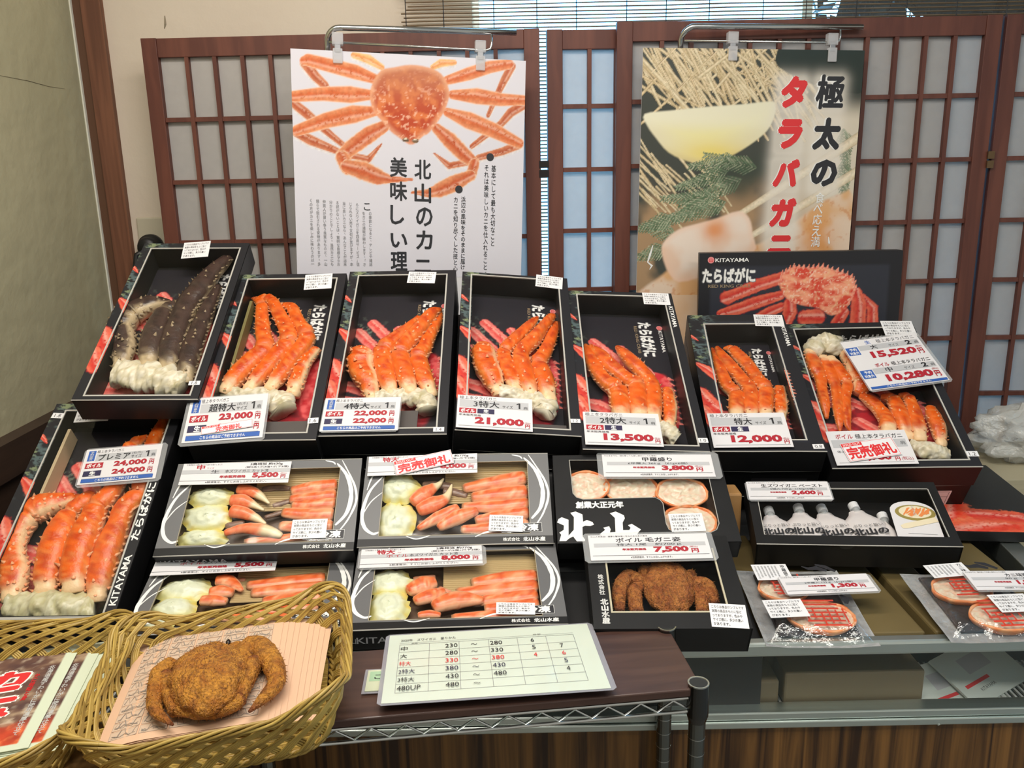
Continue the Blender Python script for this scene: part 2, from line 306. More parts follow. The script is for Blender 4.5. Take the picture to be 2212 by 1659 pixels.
DATA=json.loads(r'''{"pose":{"b1":[[-0.7468,1.8075,1.2929],[0.5799,0.0166,0.0023],0.25,0.5],"b2":[[-0.5048,1.7397,1.2233],[0.574,0.008,0.0073],0.25,0.5],"b3":[[-0.2528,1.7623,1.2225],[0.5771,0.0038,-0.0043],0.25,0.5],"b4":[[0.0118,1.7731,1.2121],[0.5484,0.0947,0.0532],0.25,0.5],"b5":[[0.2592,1.7571,1.1727],[0.5254,0.0555,0.0324],0.25,0.5],"b6":[[0.5327,1.8067,1.1249],[0.4796,0.0002,-0.0711],0.23,0.46],"b7":[[0.813,1.8039,1.0918],[0.522,-0.0115,-0.058],0.3,0.46],"b0":[[-0.8248,1.4955,0.9881],[0.5906,0.0116,0.0029],0.27,0.485],"A":[[-0.4637,1.4357,0.9919],[0.5934,0.0013,0.0326],0.35,0.2],"B":[[-0.1077,1.4535,0.9909],[0.5934,0.007,0.016],0.35,0.2],"D":[[-0.0982,1.2793,0.9066],[0.2443,0.0215,0.057],0.35,0.2],"A2":[[-0.459,1.2987,0.8916],[0.1833,0.0332,0.1036],0.35,0.2],"Cb":[[0.2374,1.4499,0.9884],[0.4766,0.0097,-0.0024],0.324,0.214],"Fb":[[0.2428,1.2481,0.9227],[0.3537,0.0118,-0.0122],0.245,0.2],"Eb":[[0.6331,1.4752,0.9374],[0.3489,-0.026,-0.1399],0.358,0.176],"G":[[0.4853,1.2728,0.8638],[0.1571,0.0103,-0.0169],0.18,0.201],"H":[[0.7653,1.2581,0.8678],[0.1571,-0.0055,0.0165],0.17,0.1797],"chart":[[-0.0323,1.009,0.9321],[-0.0698,0.0013,0.0793],0.3,0.1872],"pink":[[-0.4299,0.9972,0.929],[0.0349,-0.0386,0.1618],0.2117,0.2306],"rimR":[[-0.3814,0.9815,0.9695],[0.0524,-0.1044,0.1798],0.3,0.2361],"rimL":[[-0.843,1.2077,0.7784],[0.0524,0.162,0.2582],0.31,0.3424],"leaf":[[-0.7361,0.9948,0.879],[0.0524,-0.0556,0.1782],0.21,0.2058],"P1":[[-0.2506,2.2444,1.5989],[1.5359,0.0477,0.1619],0.594,0.5516],"P2":[[0.6468,2.3056,1.5653],[1.5359,0.0208,0.0779],0.594,0.6277],"up":[[0.7422,2.14,1.2377],[1.5359,-0.0096,-0.1616],0.5,0.258]},"card":{"P0":["b0",0.0513,0.0779,0.0947,0.1478,0.0853],"P2":["b2",-0.0571,-0.1965,0.0784,0.1524,0.1145],"P3":["b3",-0.0468,-0.2007,0.0034,0.1525,0.087],"P4":["b4",-0.0474,-0.2063,-0.0113,0.1504,0.0875],"P5":["b5",-0.0426,-0.2007,-0.0109,0.1533,0.0881],"P6":["b6",-0.0315,-0.1749,0.0179,0.1602,0.1006],"P7a":["b7",-0.0596,-0.1797,0.0144,0.1641,0.0945],"P7b":["b7",0.0594,0.0779,0.16,0.182,0.1644],"PA":["A",-0.0595,0.0699,-0.0082,0.2036,0.049],"PB":["B",-0.0655,0.0736,0.0151,0.2082,0.0455],"PD":["D",-0.0625,0.0644,0.0174,0.2108,0.049],"PA2":["A2",-0.0666,0.07,0.0134,0.2112,0.0522],"PC":["Cb",0.0385,0.0716,-0.0148,0.2112,0.0578],"PF":["Fb",-0.0154,0.0684,0.0227,0.2051,0.059],"PE":["Eb",-0.1006,0.0535,0.0142,0.1567,0.0527],"PG":["G",0.045,0.0243,0.0576,0.1546,0.0486],"PH":["H",0.0748,0.0267,-0.0432,0.1429,0.052],"SOLDB":["B",-0.0644,0.0759,0.2525,0.1037,0.0331],"S1":["b1",0.0041,0.2245,0.1229,0.0619,0.0599],"S2":["b2",0.0633,0.2208,0.0744,0.0626,0.0533],"S3":["b3",0.0461,0.2238,-0.0555,0.0648,0.0404],"S4":["b4",0.0809,0.2313,-0.0886,0.0637,0.0445],"S5":["b5",0.0856,0.2269,-0.0184,0.0629,0.0436],"S6":["b6",0.0765,0.2052,-0.0469,0.0681,0.0452],"S7":["b7",0.1113,0.2049,-0.042,0.0734,0.0545],"S0":["b0",-0.0487,0.2178,0.062,0.0696,0.0514],"SA":["A",0.0922,-0.0555,0.0035,0.0631,0.0403],"SB":["B",0.091,-0.0585,-0.0668,0.0615,0.0339],"SD":["D",0.0932,-0.0656,-0.0614,0.0628,0.027],"SC":["Cb",0.0724,-0.0639,0.025,0.0613,0.0409],"SF":["Fb",0.0896,-0.0763,-0.0783,0.057,0.0468],"SG":["G",-0.0431,-0.0356,0.0627,0.0649,0.0451],"SH":["H",0.0438,-0.0278,0.0114,0.061,0.045],"LG":["G",-0.0385,0.0639,0.0284,0.0618,0.045],"LH":["H",-0.0147,0.0656,0.0757,0.0709,0.0366],"N1":["b1",0.1081,-0.207,0.0479,0.0226,0.0115],"N0":["b0",-0.1207,0.2091,-0.0745,0.0237,0.0138],"N2":["b2",0.113,-0.2027,0.0714,0.0208,0.0137],"N3":["b3",0.1089,-0.2391,0.0021,0.0214,0.0112],"N4":["b4",0.115,-0.2109,0.0363,0.0197,0.0105],"N5":["b5",0.1162,-0.2218,0.018,0.0191,0.0123],"N6":["b6",0.1003,-0.2174,0.0327,0.0222,0.0128],"N7":["b7",0.1408,-0.1965,-0.0067,0.0231,0.0142],"W1":["b1",0.0018,-0.0045,-0.026,0.2076,0.4665],"W2":["b2",0.0018,0.0003,-0.0112,0.203,0.4624],"W3":["b3",0.0009,0.0003,-0.0106,0.2041,0.4654],"W4":["b4",-0.0003,0.0025,0.0067,0.2038,0.472],"W5":["b5",0.0014,-0.0001,-0.0116,0.2041,0.4688],"W6":["b6",0.001,-0.0022,-0.0219,0.1575,0.3883],"W7":["b7",-0.003,-0.0008,-0.0083,0.2621,0.4183],"W0":["b0",0.0029,-0.0111,-0.0013,0.2206,0.4661],"WA":["A",-0.0024,0.0005,0.0056,0.2737,0.1611],"WB":["B",-0.0019,0.0019,0.0005,0.2718,0.1603],"WD":["D",-0.0029,0.0023,-0.0159,0.2769,0.1646],"WA2":["A2",-0.0091,-0.0047,-0.0248,0.2793,0.1633],"WF":["Fb",0.0002,0.002,0.0104,0.1809,0.1361],"WE":["Eb",0.0003,0.0017,0.0019,0.3223,0.1307],"LE":["Eb",0.1223,-0.0093,-0.0358,0.0707,0.1041]},"crab":{"2":{"A":[[-88,-82,-31,17.1],[-69,-35,-31,19.4],[-46,3,-31,20.2],[-31,31,-31,18.4],[-44,80,-31,15.6],[-58,137,-33,13.8],[-68,183,-36,11.3],[-84,204,-39,8.1],[-98,216,-44,3.3]],"B":[[-38,-77,-30,14.7],[-19,-35,-29,17.4],[3,14,-29,18.3],[18,49,-29,18.0],[6,92,-29,16.2],[-16,136,-30,14.6],[-42,188,-33,12.1],[-62,205,-35,10.3],[-83,211,-40,5.4]],"C":[[7,-79,-26,14.7],[25,-36,-25,16.2],[40,6,-25,16.7],[53,35,-25,16.9],[56,68,-25,15.6],[30,113,-28,13.2],[10,158,-29,12.0],[-4,173,-32,9.4],[-29,184,-37,4.0]],"D":[[52,-92,-31,15.8],[55,-51,-32,15.3],[60,-15,-32,14.5],[70,11,-34,12.7],[79,35,-37,10.2]],"S":[[-98,-89,-36,10.9],[-57,-97,-34,13.3],[-10,-109,-31,16.9],[26,-124,-31,24.0],[40,-147,-31,22.6]]},"3":{"A":[[-41,-118,-34,13.4],[-49,-83,-31,19.8],[-69,-45,-31,23.9],[-75,-9,-31,25.4],[-65,12,-31,19.2]],"B":[[0,-108,-30,14.7],[-14,-62,-29,18.7],[-26,-16,-29,18.3],[-26,16,-29,17.5],[-6,45,-29,16.1],[18,75,-31,14.4],[47,114,-33,12.0]],"C":[[40,-107,-25,16.0],[23,-53,-25,18.8],[10,-3,-25,18.4],[24,33,-25,18.1],[50,78,-25,16.3],[73,126,-27,13.9],[90,150,-35,5.9]],"D":[[81,-108,-32,14.7],[63,-58,-31,18.0],[50,-12,-31,17.8],[61,17,-32,15.4],[71,60,-33,13.6],[84,111,-35,11.9],[89,150,-42,5.4]],"S":[[-31,-118,-35,12.2],[8,-118,-32,14.6],[45,-125,-31,17.0],[73,-139,-31,19.4],[79,-161,-31,18.0]]},"4":{"A":[[-40,-103,-32,14.8],[-50,-73,-31,21.2],[-65,-31,-31,24.1],[-71,5,-31,23.1],[-66,27,-31,15.5]],"B":[[-2,-93,-31,13.6],[-15,-50,-30,15.1],[-25,-10,-30,14.8],[-24,16,-32,13.4],[-6,46,-31,13.6],[22,90,-33,12.0],[45,129,-37,8.1],[56,151,-42,2.7]],"C":[[31,-116,-27,14.3],[20,-59,-25,17.1],[11,-13,-25,16.9],[17,17,-25,15.6],[41,51,-25,15.8],[65,101,-29,12.1],[85,139,-31,9.5],[95,158,-38,2.7]],"D":[[69,-119,-31,16.0],[59,-64,-31,20.1],[50,-21,-31,16.6],[64,13,-32,15.0],[77,52,-34,13.1],[90,96,-36,10.7],[98,135,-42,5.4]],"S":[[-40,-106,-33,13.5],[-3,-115,-32,14.7],[36,-130,-31,17.1],[58,-150,-31,20.6],[55,-167,-31,18.1]]},"5":{"A":[[-32,-133,-31,18.5],[-31,-84,-31,19.3],[-35,-51,-31,17.9],[-57,-27,-31,15.7],[-73,12,-32,15.2],[-84,59,-35,11.9],[-87,105,-43,4.0]],"B":[[5,-134,-29,17.3],[8,-85,-29,18.4],[9,-41,-29,17.3],[-8,-19,-30,14.5],[-38,18,-30,15.2],[-59,56,-31,13.7],[-77,99,-40,5.0]],"C":[[34,-136,-26,15.1],[41,-87,-26,15.4],[44,-49,-26,14.9],[38,-21,-27,14.1],[16,20,-26,14.8],[-4,59,-29,12.0],[-17,93,-36,4.5]],"D":[[66,-151,-36,11.5],[73,-111,-33,13.5],[75,-75,-33,13.7],[78,-45,-36,10.8]],"S":[[-32,-150,-33,13.7],[26,-154,-33,13.7],[59,-166,-33,13.7],[67,-183,-31,17.0],[76,-190,-33,13.6]]},"6":{"A":[[-40,-91,-31,15.9],[-34,-50,-31,16.2],[-32,-19,-33,14.2],[-47,7,-33,14.4],[-54,56,-34,13.1],[-57,115,-39,8.0],[-60,155,-44,2.8]],"B":[[-9,-91,-31,13.8],[-3,-49,-29,15.6],[0,-6,-30,14.9],[-13,32,-32,13.4],[-29,74,-32,13.2],[-44,112,-33,11.5],[-49,153,-40,4.7]],"C":[[21,-95,-27,13.8],[28,-53,-26,15.1],[35,-14,-26,14.9],[24,24,-28,13.4],[10,69,-27,13.6],[-7,108,-28,13.3],[-18,135,-31,9.8],[-34,146,-37,3.7]],"D":[[56,-90,-35,11.6],[61,-63,-34,13.3],[64,-29,-34,13.5],[69,0,-36,11.0]],"S":[[-48,-115,-34,12.6],[-7,-121,-34,12.6],[34,-118,-34,12.6],[52,-114,-35,11.5]]},"7a":{"A":[[-102,155,-34,13.4],[-103,108,-31,15.8],[-97,73,-34,13.0],[-102,34,-36,10.8],[-106,-12,-37,10.1],[-109,-48,-44,3.5]],"B":[[-73,134,-34,11.2],[-71,88,-31,13.6],[-70,39,-34,10.8],[-79,-19,-34,11.3],[-87,-67,-38,7.4],[-90,-89,-43,1.7]],"C":[[-58,124,-29,11.9],[-50,84,-28,13.1],[-43,48,-29,11.6],[-57,3,-31,9.6],[-66,-42,-32,8.7],[-72,-77,-35,6.1],[-69,-93,-39,1.7]],"D":[[-22,158,-35,12.0],[-15,110,-31,16.3],[-12,71,-31,20.8],[-11,45,-31,19.3],[-25,22,-37,10.2]],"S":[[-98,161,-32,14.8],[-74,187,-31,24.4],[-52,191,-31,25.8],[-38,174,-31,21.6],[-27,159,-36,10.7]]},"7b":{"A":[[8,-99,-31,17.0],[13,-65,-32,15.3],[6,-32,-33,13.7],[-4,-6,-34,12.6],[-17,17,-39,7.6]],"B":[[45,-109,-32,13.3],[45,-68,-29,16.0],[46,-26,-30,15.0],[43,-2,-32,12.6],[26,11,-38,6.6]],"C":[[67,-117,-27,14.5],[73,-75,-26,14.7],[79,-28,-29,12.5],[78,0,-30,10.6],[63,11,-35,5.6]],"D":[[111,-127,-35,12.0],[116,-88,-31,15.8],[118,-52,-33,13.6],[120,-28,-37,9.9]],"S":[[42,-138,-35,11.9],[63,-155,-31,17.8],[88,-165,-31,18.9],[113,-168,-35,11.8]]},"1":{"A":[[-77,-120,-31,16.6],[-85,-71,-31,21.9],[-109,-16,-31,24.4],[-107,29,-31,26.9],[-84,52,-31,22.9],[-58,69,-31,17.8],[-32,87,-42,5.3]],"B":[[-17,-122,-29,18.6],[-27,-59,-29,24.0],[-28,-1,-29,22.5],[-25,42,-29,15.6],[-3,67,-32,12.6]],"C":[[31,-140,-25,16.5],[19,-71,-25,22.0],[18,-5,-25,22.5],[20,56,-25,23.0],[34,103,-25,23.4],[47,161,-25,18.5],[66,215,-28,13.3],[82,270,-37,4.5]],"D":[[70,-161,-31,16.4],[63,-100,-31,20.7],[63,-29,-31,19.2],[65,47,-31,15.6],[66,134,-37,9.6]],"S":[[-79,-151,-31,24.2],[-39,-156,-31,28.0],[12,-164,-31,28.8],[55,-183,-31,24.8],[71,-190,-32,15.2]]},"0":{"A":[[-73,-184,-25,18.7],[-84,-142,-25,21.6],[-103,-107,-25,20.7],[-113,-68,-25,21.0],[-109,-22,-25,24.1],[-88,-1,-25,23.8],[-57,11,-25,16.3],[-33,26,-33,8.2],[-23,26,-38,2.7]],"B":[[-17,-172,-23,18.9],[-24,-138,-23,21.7],[-29,-94,-23,24.7],[-30,-49,-23,22.5],[-26,-14,-24,14.8],[-10,10,-24,15.0],[-2,30,-28,11.0]],"C":[[35,-172,-19,20.1],[25,-135,-19,23.5],[20,-82,-19,24.9],[23,-37,-19,21.4],[23,-5,-19,17.6],[35,17,-19,16.9],[45,55,-21,13.9],[41,114,-21,13.6],[46,150,-23,12.1],[65,176,-30,4.6]],"D":[[79,-186,-25,17.5],[73,-144,-25,21.6],[71,-94,-25,23.4],[73,-43,-25,19.1],[75,-5,-25,18.9],[92,30,-25,17.0],[90,92,-26,15.5],[84,153,-27,14.4],[87,195,-29,12.3],[90,242,-34,6.5],[94,266,-40,1.5]],"S":[[-72,-205,-25,17.3],[-35,-211,-25,21.0],[14,-212,-25,24.7],[64,-215,-25,20.9],[82,-211,-27,13.6]]}},"food":{"A":{"cab":[[-104,32,37,21],[-103,-11,39,29],[-104,-56,41,19]],"claw":[[[-57,47,8.1],[-33,42,9.3],[-13,30,7.5],[9,11,1.8]],[[-65,21,10.3],[-42,20,10.3],[-20,9,6.4],[1,-3,2.1]],[[-61,-2,10.6],[-37,-7,10.5],[-14,-18,7.3],[9,-33,2.1]],[[-63,-50,5.2],[-30,-41,8.3],[9,-47,10.4],[42,-60,5.2]]],"leg":[[[43,41,8.1],[81,48,10.8],[129,53,10.9]],[[43,23,7.1],[84,25,9.8],[130,29,10.4]],[[49,10,8.0],[86,9,10.3],[130,11,10.7]],[[33,-6,7.9],[82,-12,10.5],[129,-14,10.9]],[[32,-35,7.8],[85,-39,10.4],[130,-39,10.4]],[[-26,-65,4.3],[60,-61,7.7],[129,-57,10.3]]],"stick":[[[-13,50,6.3],[14,53,7.2],[40,50,5.4]],[[13,12,5.3],[30,17,6.2],[47,23,5.3]],[[2,-13,4.4],[22,-6,5.3],[39,0,4.9]],[[-67,-29,7.0],[-33,-24,7.8]]]},"B":{"cab":[[-111,35,36,30],[-113,-36,34,40]],"claw":[[[-83,-2,9.8],[-66,15,13.5],[-49,30,9.9],[-36,39,5.4],[-26,54,1.5]],[[-72,-19,9.7],[-49,-7,13.9],[-28,3,10.7],[-17,16,6.1],[-10,40,1.5]],[[-70,-58,5.2],[-32,-33,10.5],[3,-11,6.2]],[[-33,-57,7.0],[2,-35,12.6],[39,-20,7.1]]],"leg":[[[10,33,8.1],[74,45,12.7],[131,56,12.8]],[[26,12,8.1],[83,17,13.5],[133,22,13.5]],[[9,-8,7.1],[73,-10,11.0],[134,-3,10.7]],[[34,-40,7.9],[82,-31,10.6],[134,-24,11.0]],[[8,-58,7.0],[64,-57,10.1],[133,-51,10.8]]],"stick":[[[-67,46,8.2],[-36,45,9.1],[-9,40,7.3]],[[-27,30,8.1],[-5,27,8.7],[19,18,6.3]],[[-70,-40,6.1],[-49,-38,5.3]]]},"D":{"cab":[[-115,26,35,30],[-114,-32,31,38]],"claw":[[[-84,-3,9.9],[-59,12,15.5],[-37,20,9.2]],[[-72,-27,8.0],[-47,-15,11.6],[-22,-3,6.3]],[[-41,-42,10.6],[-2,-26,15.2],[43,-29,6.2]],[[-65,-60,5.2],[-46,-58,7.0],[-28,-61,4.4]]],"leg":[[[22,20,8.3],[83,29,12.6],[137,33,12.1]],[[-4,-3,8.1],[72,2,11.8],[136,8,11.9]],[[34,-26,8.0],[80,-20,10.8],[134,-14,10.8]],[[43,-44,7.9],[88,-41,9.7],[134,-35,10.7]],[[-11,-62,6.1],[60,-59,8.8],[133,-58,9.7]]],"stick":[[[-77,38,6.5],[-39,42,6.5]],[[-33,14,5.5],[-11,0,5.4]]]},"A2":{"cab":[[-115,31,43,29],[-121,-17,37,27],[-137,-54,26,16]],"claw":[[[-64,46,9.4],[-41,44,11.3],[-13,16,3.7]],[[-68,13,9.2],[-50,15,12.0],[-27,11,7.4]],[[-78,-6,8.2],[-56,-8,10.0],[-33,-12,6.4]]],"leg":[[[-10,36,8.5],[53,42,11.4],[124,50,11.5]],[[1,15,8.4],[56,20,11.2],[124,25,11.3]],[[24,-10,8.2],[68,-4,11.1],[123,1,11.1]],[[2,-37,8.1],[54,-32,10.0],[120,-25,11.0]],[[-41,-45,7.1],[13,-51,8.9],[84,-53,9.8]]],"stick":[[[-62,58,5.7],[-16,58,5.7]]]}},"shell":[[-99,38,31,35],[-16,32,52,37],[78,19,46,33],[82,-50,44,34]],"cutC":[[-130,94],[-128,9],[-122,-1],[-110,-6],[23,-3],[32,-9],[36,-18],[35,-65],[38,-78],[47,-85],[112,-86],[123,-80],[130,-66],[132,38],[134,90]],"kanji":{"kita1":[[-158,-52],[-152,-48],[-140,-54],[-142,-90],[-147,-102],[-159,-102],[-155,-88],[-158,-83],[-150,-77],[-149,-67],[-161,-60]],"kita2":[[-136,-38],[-126,-35],[-114,-42],[-114,-59],[-107,-55],[-97,-60],[-95,-66],[-102,-69],[-111,-68],[-116,-71],[-117,-92],[-112,-102],[-117,-103],[-128,-103],[-134,-92],[-141,-96],[-147,-102],[-142,-90],[-132,-77],[-130,-48]],"yama":[[-64,-40],[-53,-36],[-39,-45],[-38,-52],[-43,-62],[-44,-79],[-33,-79],[-30,-74],[-34,-68],[-27,-65],[-12,-78],[-17,-84],[-22,-93],[-22,-104],[-31,-103],[-28,-90],[-44,-91],[-64,-90],[-77,-92],[-87,-88],[-76,-78],[-79,-73],[-68,-70],[-66,-77],[-68,-84],[-58,-83],[-56,-51]]},"hc_box":{"legs":[[[-31,19,9.2],[-52,32,12.1],[-68,11,12.3],[-74,-17,10.6],[-75,-43,7.4]],[[-30,11,7.7],[-45,3,11.5],[-48,-21,11.7],[-48,-47,10.4]],[[54,19,9.2],[73,14,12.0],[80,-6,10.6],[82,-27,6.7]],[[52,6,7.6],[62,-6,11.4],[61,-29,11.2],[57,-48,9.6]]],"claws":[[[-23,19,7.7],[-25,36,10.9],[-22,48,11.8]],[[43,19,7.7],[50,33,10.9],[50,41,9.4]]],"eyes":[[[-3,37,2.5]],[[26,44,7.0]]],"cara":[10,3,45,60]},"hc_bas":{"legs":[[[54,-23,11.6],[59,17,15.7],[75,21,15.8],[97,-22,14.0],[106,-63,10.6],[94,-90,8.0],[78,-113,1.9]],[[61,-85,10.0],[67,-43,12.0],[73,-9,11.1]],[[-39,15,10.7],[-50,-7,11.6],[-47,-49,9.1],[-38,-84,7.9],[-11,-116,1.7]],[[-12,-93,8.8],[-27,-54,9.7],[-41,-13,10.5]],[[-11,-87,8.9],[22,-101,10.7],[49,-99,11.4],[67,-87,9.0]]],"claws":[[[2,20,13.0],[11,37,10.6],[22,38,7.5]],[[29,17,13.0],[44,32,9.9],[51,27,7.5]]],"eyes":[[[-1,42,2.2]],[[35,47,3.6]]],"cara":[20,-47,51,73]},"art1":{"L1":[[-83,215,12.3],[-139,232,19.6],[-199,244,18.2],[-254,255,16.1],[-264,253,12.1]],"L1b":[[-262,247,14.1],[-237,216,13.0],[-216,197,11.4]],"L1c":[[-231,220,5.7],[-200,186,4.1]],"L2":[[-95,179,12.3],[-152,177,22.5],[-220,176,18.3],[-292,167,14.6]],"L2b":[[-294,151,12.2],[-265,129,13.1],[-234,103,11.5],[-198,73,9.1],[-163,46,7.5]],"L3":[[-88,140,12.4],[-145,130,23.9],[-214,112,20.5],[-286,85,14.7]],"L3b":[[-290,81,12.3],[-255,63,14.0],[-207,45,10.7],[-167,30,7.5]],"L3c":[[-163,30,9.1],[-110,20,9.2],[-76,59,2.5]],"R1":[[94,223,12.5],[148,241,17.5],[202,260,16.7],[253,270,13.4]],"R1b":[[260,265,11.8],[241,230,10.9],[225,197,8.4],[200,140,5.9]],"R2":[[107,188,12.5],[170,187,21.8],[233,181,17.7],[294,182,13.6]],"R2b":[[296,172,12.7],[260,150,12.7],[235,121,10.2],[158,61,6.8]],"R3":[[94,144,12.6],[149,126,23.6],[213,104,21.2],[283,73,14.5]],"R3b":[[283,69,12.0],[240,51,11.1],[176,33,8.5]],"R3c":[[167,24,8.5],[99,10,9.3],[59,41,2.1]],"CL1":[[-72,101,16.6],[-109,80,22.8],[-154,46,20.7],[-177,26,16.6]],"CL2":[[-175,22,18.7],[-163,-2,20.0]],"CL3":[[-163,0,18.7],[-123,-9,25.9],[-86,-24,21.8],[-52,-29,10.1],[2,-28,3.4]],"CR1":[[67,102,14.7],[99,75,21.9],[137,40,20.4],[165,20,14.9]],"CR2":[[165,16,14.9],[157,-13,15.0]],"CR3":[[155,-13,14.9],[112,-35,23.5],[74,-53,20.4],[44,-62,11.9],[2,-61,3.4]],"T1":[[-74,247,8.2],[-106,264,12.2],[-142,272,8.1]],"T2":[[56,253,7.4],[77,264,10.8],[110,267,7.5]]},"art1body":[[-75,239],[-42,248],[-1,256],[44,252],[77,238],[94,211],[98,184],[86,147],[65,114],[44,89],[32,83],[11,64],[-2,60],[-14,65],[-35,79],[-51,90],[-76,117],[-96,140],[-104,175],[-97,207]],"p1txt":{"k1":[30,-9],"k2":[-33,-10],"k1e":[27,-256],"d1":[207,31],"d2":[125,-54],"a1":[217,5],"a2":[198,4],"b1":[137,-80],"b2":[117,-81],"a1e":[214,-194],"a2e":[192,-263],"b1e":[131,-259],"b2e":[114,-264],"t0":[-107,-119],"t9":[-257,-90],"t0e":[-109,-258],"ko":[-116,-103]},"art2":{"lemon":[[-288,156],[-219,165],[-124,175],[-28,182],[45,190],[64,183],[62,151],[44,115],[-2,78],[-59,46],[-107,29],[-166,36],[-220,59],[-255,95],[-280,127]],"meat":[[-230,-203],[-221,-170],[-183,-141],[-134,-127],[-81,-113],[-22,-94],[9,-113],[21,-156],[20,-214],[-153,-281],[-203,-266]],"meat2":[[-280,-328],[-233,-270],[-155,-223],[43,-181],[284,-38],[299,-216],[52,-332]],"dark":[[85,308],[299,313],[300,244],[236,243],[141,269]],"k":[[214,209]],"ta":[[107,208]],"kend":[[209,-14]],"taend":[[100,-171]],"ta1":[[107,208]],"ra":[[104,101]],"ba":[[101,0]],"ga":[[98,-104]],"bou":[[97,-171]],"kyoku":[[209,209]],"futo":[[208,102]],"no":[[208,0]],"w1":[[203,-66]],"w2":[[200,-95]],"w3":[[200,-124]],"w4":[[200,-155]],"w5":[[199,-184]],"chop":[[-12,-99],[298,98]],"chop2":[[31,-152],[296,4]]},"up_body":[[-46,48],[-40,75],[-12,92],[24,89],[58,91],[94,80],[130,65],[141,38],[135,17],[122,-15],[87,-34],[55,-15],[8,-6],[-29,13]],"up_legs":{"l1":[[-42,64,16.2],[-99,46,17.7],[-156,22,16.4],[-177,14,19.2]],"l2":[[-45,18,13.6],[-97,3,16.9],[-149,-16,16.5],[-192,-27,11.0]],"l3":[[-39,-11,12.2],[-70,-25,15.0],[-108,-52,16.5]],"r1":[[145,25,13.4],[152,-5,20.1],[152,-53,21.5]],"r2":[[159,12,10.7],[186,-15,13.4],[188,-59,16.1]],"c1":[[-18,-3,16.3],[-17,-25,19.0],[-29,-58,16.4]],"c2":[[23,-39,21.7],[49,-39,24.4]],"r3":[[117,-26,13.5],[101,-53,16.2]]},"up_txt":{"logo":[-220,112],"kit0":[-209,108],"kit1":[-124,106],"tara0":[-241,57],"tara1":[-107,56],"red0":[-226,40],"red1":[-118,39]}}''')
def pose(k):
    p,e,w,l=DATA['pose'][k]; return Matrix.Translation(p)@Euler((e[0],e[1],e[2]),'XYZ').to_matrix().to_4x4()
def dims(k): return DATA['pose'][k][2:]
def cardT(k,w=.006):
    b,u,v,a,cw,ch=DATA['card'][k]; return pose(b)@Matrix.Translation((u,v,w))@Matrix.Rotation(a,4,'Z')
def cardL(k,w=.0008):
    b,u,v,a,cw,ch=DATA['card'][k]; return Matrix.Translation((u,v,w))@Matrix.Rotation(a,4,'Z')
# ---------------------------------------------------------------- the room
PLASTER=mat('olive plaster',(.47,.43,.28),.85,noise=(2.2,(.41,.385,.25),.3),bump=(14,.5,.01))
PLASTER2=mat('cream plaster',(.72,.63,.52),.85,noise=(3,(.66,.56,.46),.3),bump=(30,.25,.005))
POSTWOOD=mat('post wood',(.20,.080,.042),.55,wood=((60,60,2.5),(.125,.048,.025),.6))
SKIRT=mat('dark skirting wood',(.040,.022,.015),.5,wood=((3,3,40),(.055,.03,.02),.5))
SCREENWOOD=mat('red brown screen wood',(.155,.048,.030),.5,wood=((30,30,3),(.105,.030,.020),.6))
SHOJI=mat('shoji paper',(.66,.635,.625),.9,noise=(45,(.57,.55,.545),.35))
_n=SHOJI.node_tree.nodes; _l=SHOJI.node_tree.links; _p=_n['Principled BSDF']
_t=_n.new('ShaderNodeBsdfTranslucent'); _m=_n.new('ShaderNodeMixShader'); _m.inputs[0].default_value=.46; _t.inputs[0].default_value=(.80,.79,.78,1)
_l.new(_p.outputs[0],_m.inputs[1]); _l.new(_t.outputs[0],_m.inputs[2]); _l.new(_m.outputs[0],_n['Material Output'].inputs[0])
def struct(name, mb, **k):
    o=mb.obj(name,**k); o['kind']='structure'; return o
XL=-1.222; YB=2.56; X0=-.092; X1=2.7; ZT=2.75
m=MB(); m.box(XL-.1,X0,YB,YB+.12,0,ZT,PLASTER2); m.box(X0,X1,YB,YB+.12,2.35,ZT,PLASTER2); m.box(X1,3.2,YB,YB+.12,0,ZT,PLASTER2); m.tube([(-.966,YB-.0004,2.033),(-.967,YB-.0006,2.011),(-.971,YB-.0004,1.999)],[.0015,.0032,.0012],mat('plaster chip',(.30,.25,.18),.9),n=5); struct('wall_back',m)
m=MB(); m.box(XL-.1,XL,-2.2,YB,0,ZT,PLASTER); m.tube([(XL+.0003,2.10,1.831),(XL+.0003,2.262,1.832),(XL+.0003,2.36,1.828),(XL+.0003,2.445,1.830)],[.0004,.0010,.0009,.0003],mat('plaster crack',(.22,.20,.13),.9),n=4); struct('wall_left',m)
m=MB(); m.box(XL-.1,3.2,-2.2,YB+.12,-.06,0,mat('vinyl floor',(.22,.20,.17),.6,noise=(4,(.18,.165,.14),.3))); struct('floor',m)
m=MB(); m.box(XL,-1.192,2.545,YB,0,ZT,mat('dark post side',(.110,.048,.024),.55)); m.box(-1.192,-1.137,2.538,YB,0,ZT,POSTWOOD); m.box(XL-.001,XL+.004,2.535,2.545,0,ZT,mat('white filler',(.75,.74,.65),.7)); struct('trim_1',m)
m=MB(); m.box(XL-.1,3.2,-2.2,YB+.12,ZT,ZT+.06,mat('ceiling board',(.62,.60,.54),.8)); struct('ceiling',m)
m=MB(); m.box(XL,XL+.045,-2.2,2.535,.905,.991,SKIRT); m.box(XL,XL+.03,-2.2,2.535,.76,.900,SKIRT); m.box(XL,XL+.06,-2.2,2.535,0,.75,SKIRT); struct('baseboard_left',m)
m=MB(); m.box(X0,X0+.02,YB+.02,YB+.11,0,2.35,STEEL); m.box(X0,X1,YB+.02,YB+.11,2.33,2.35,STEEL); m.box(X0,X1,YB+.02,YB+.11,0,.03,STEEL)
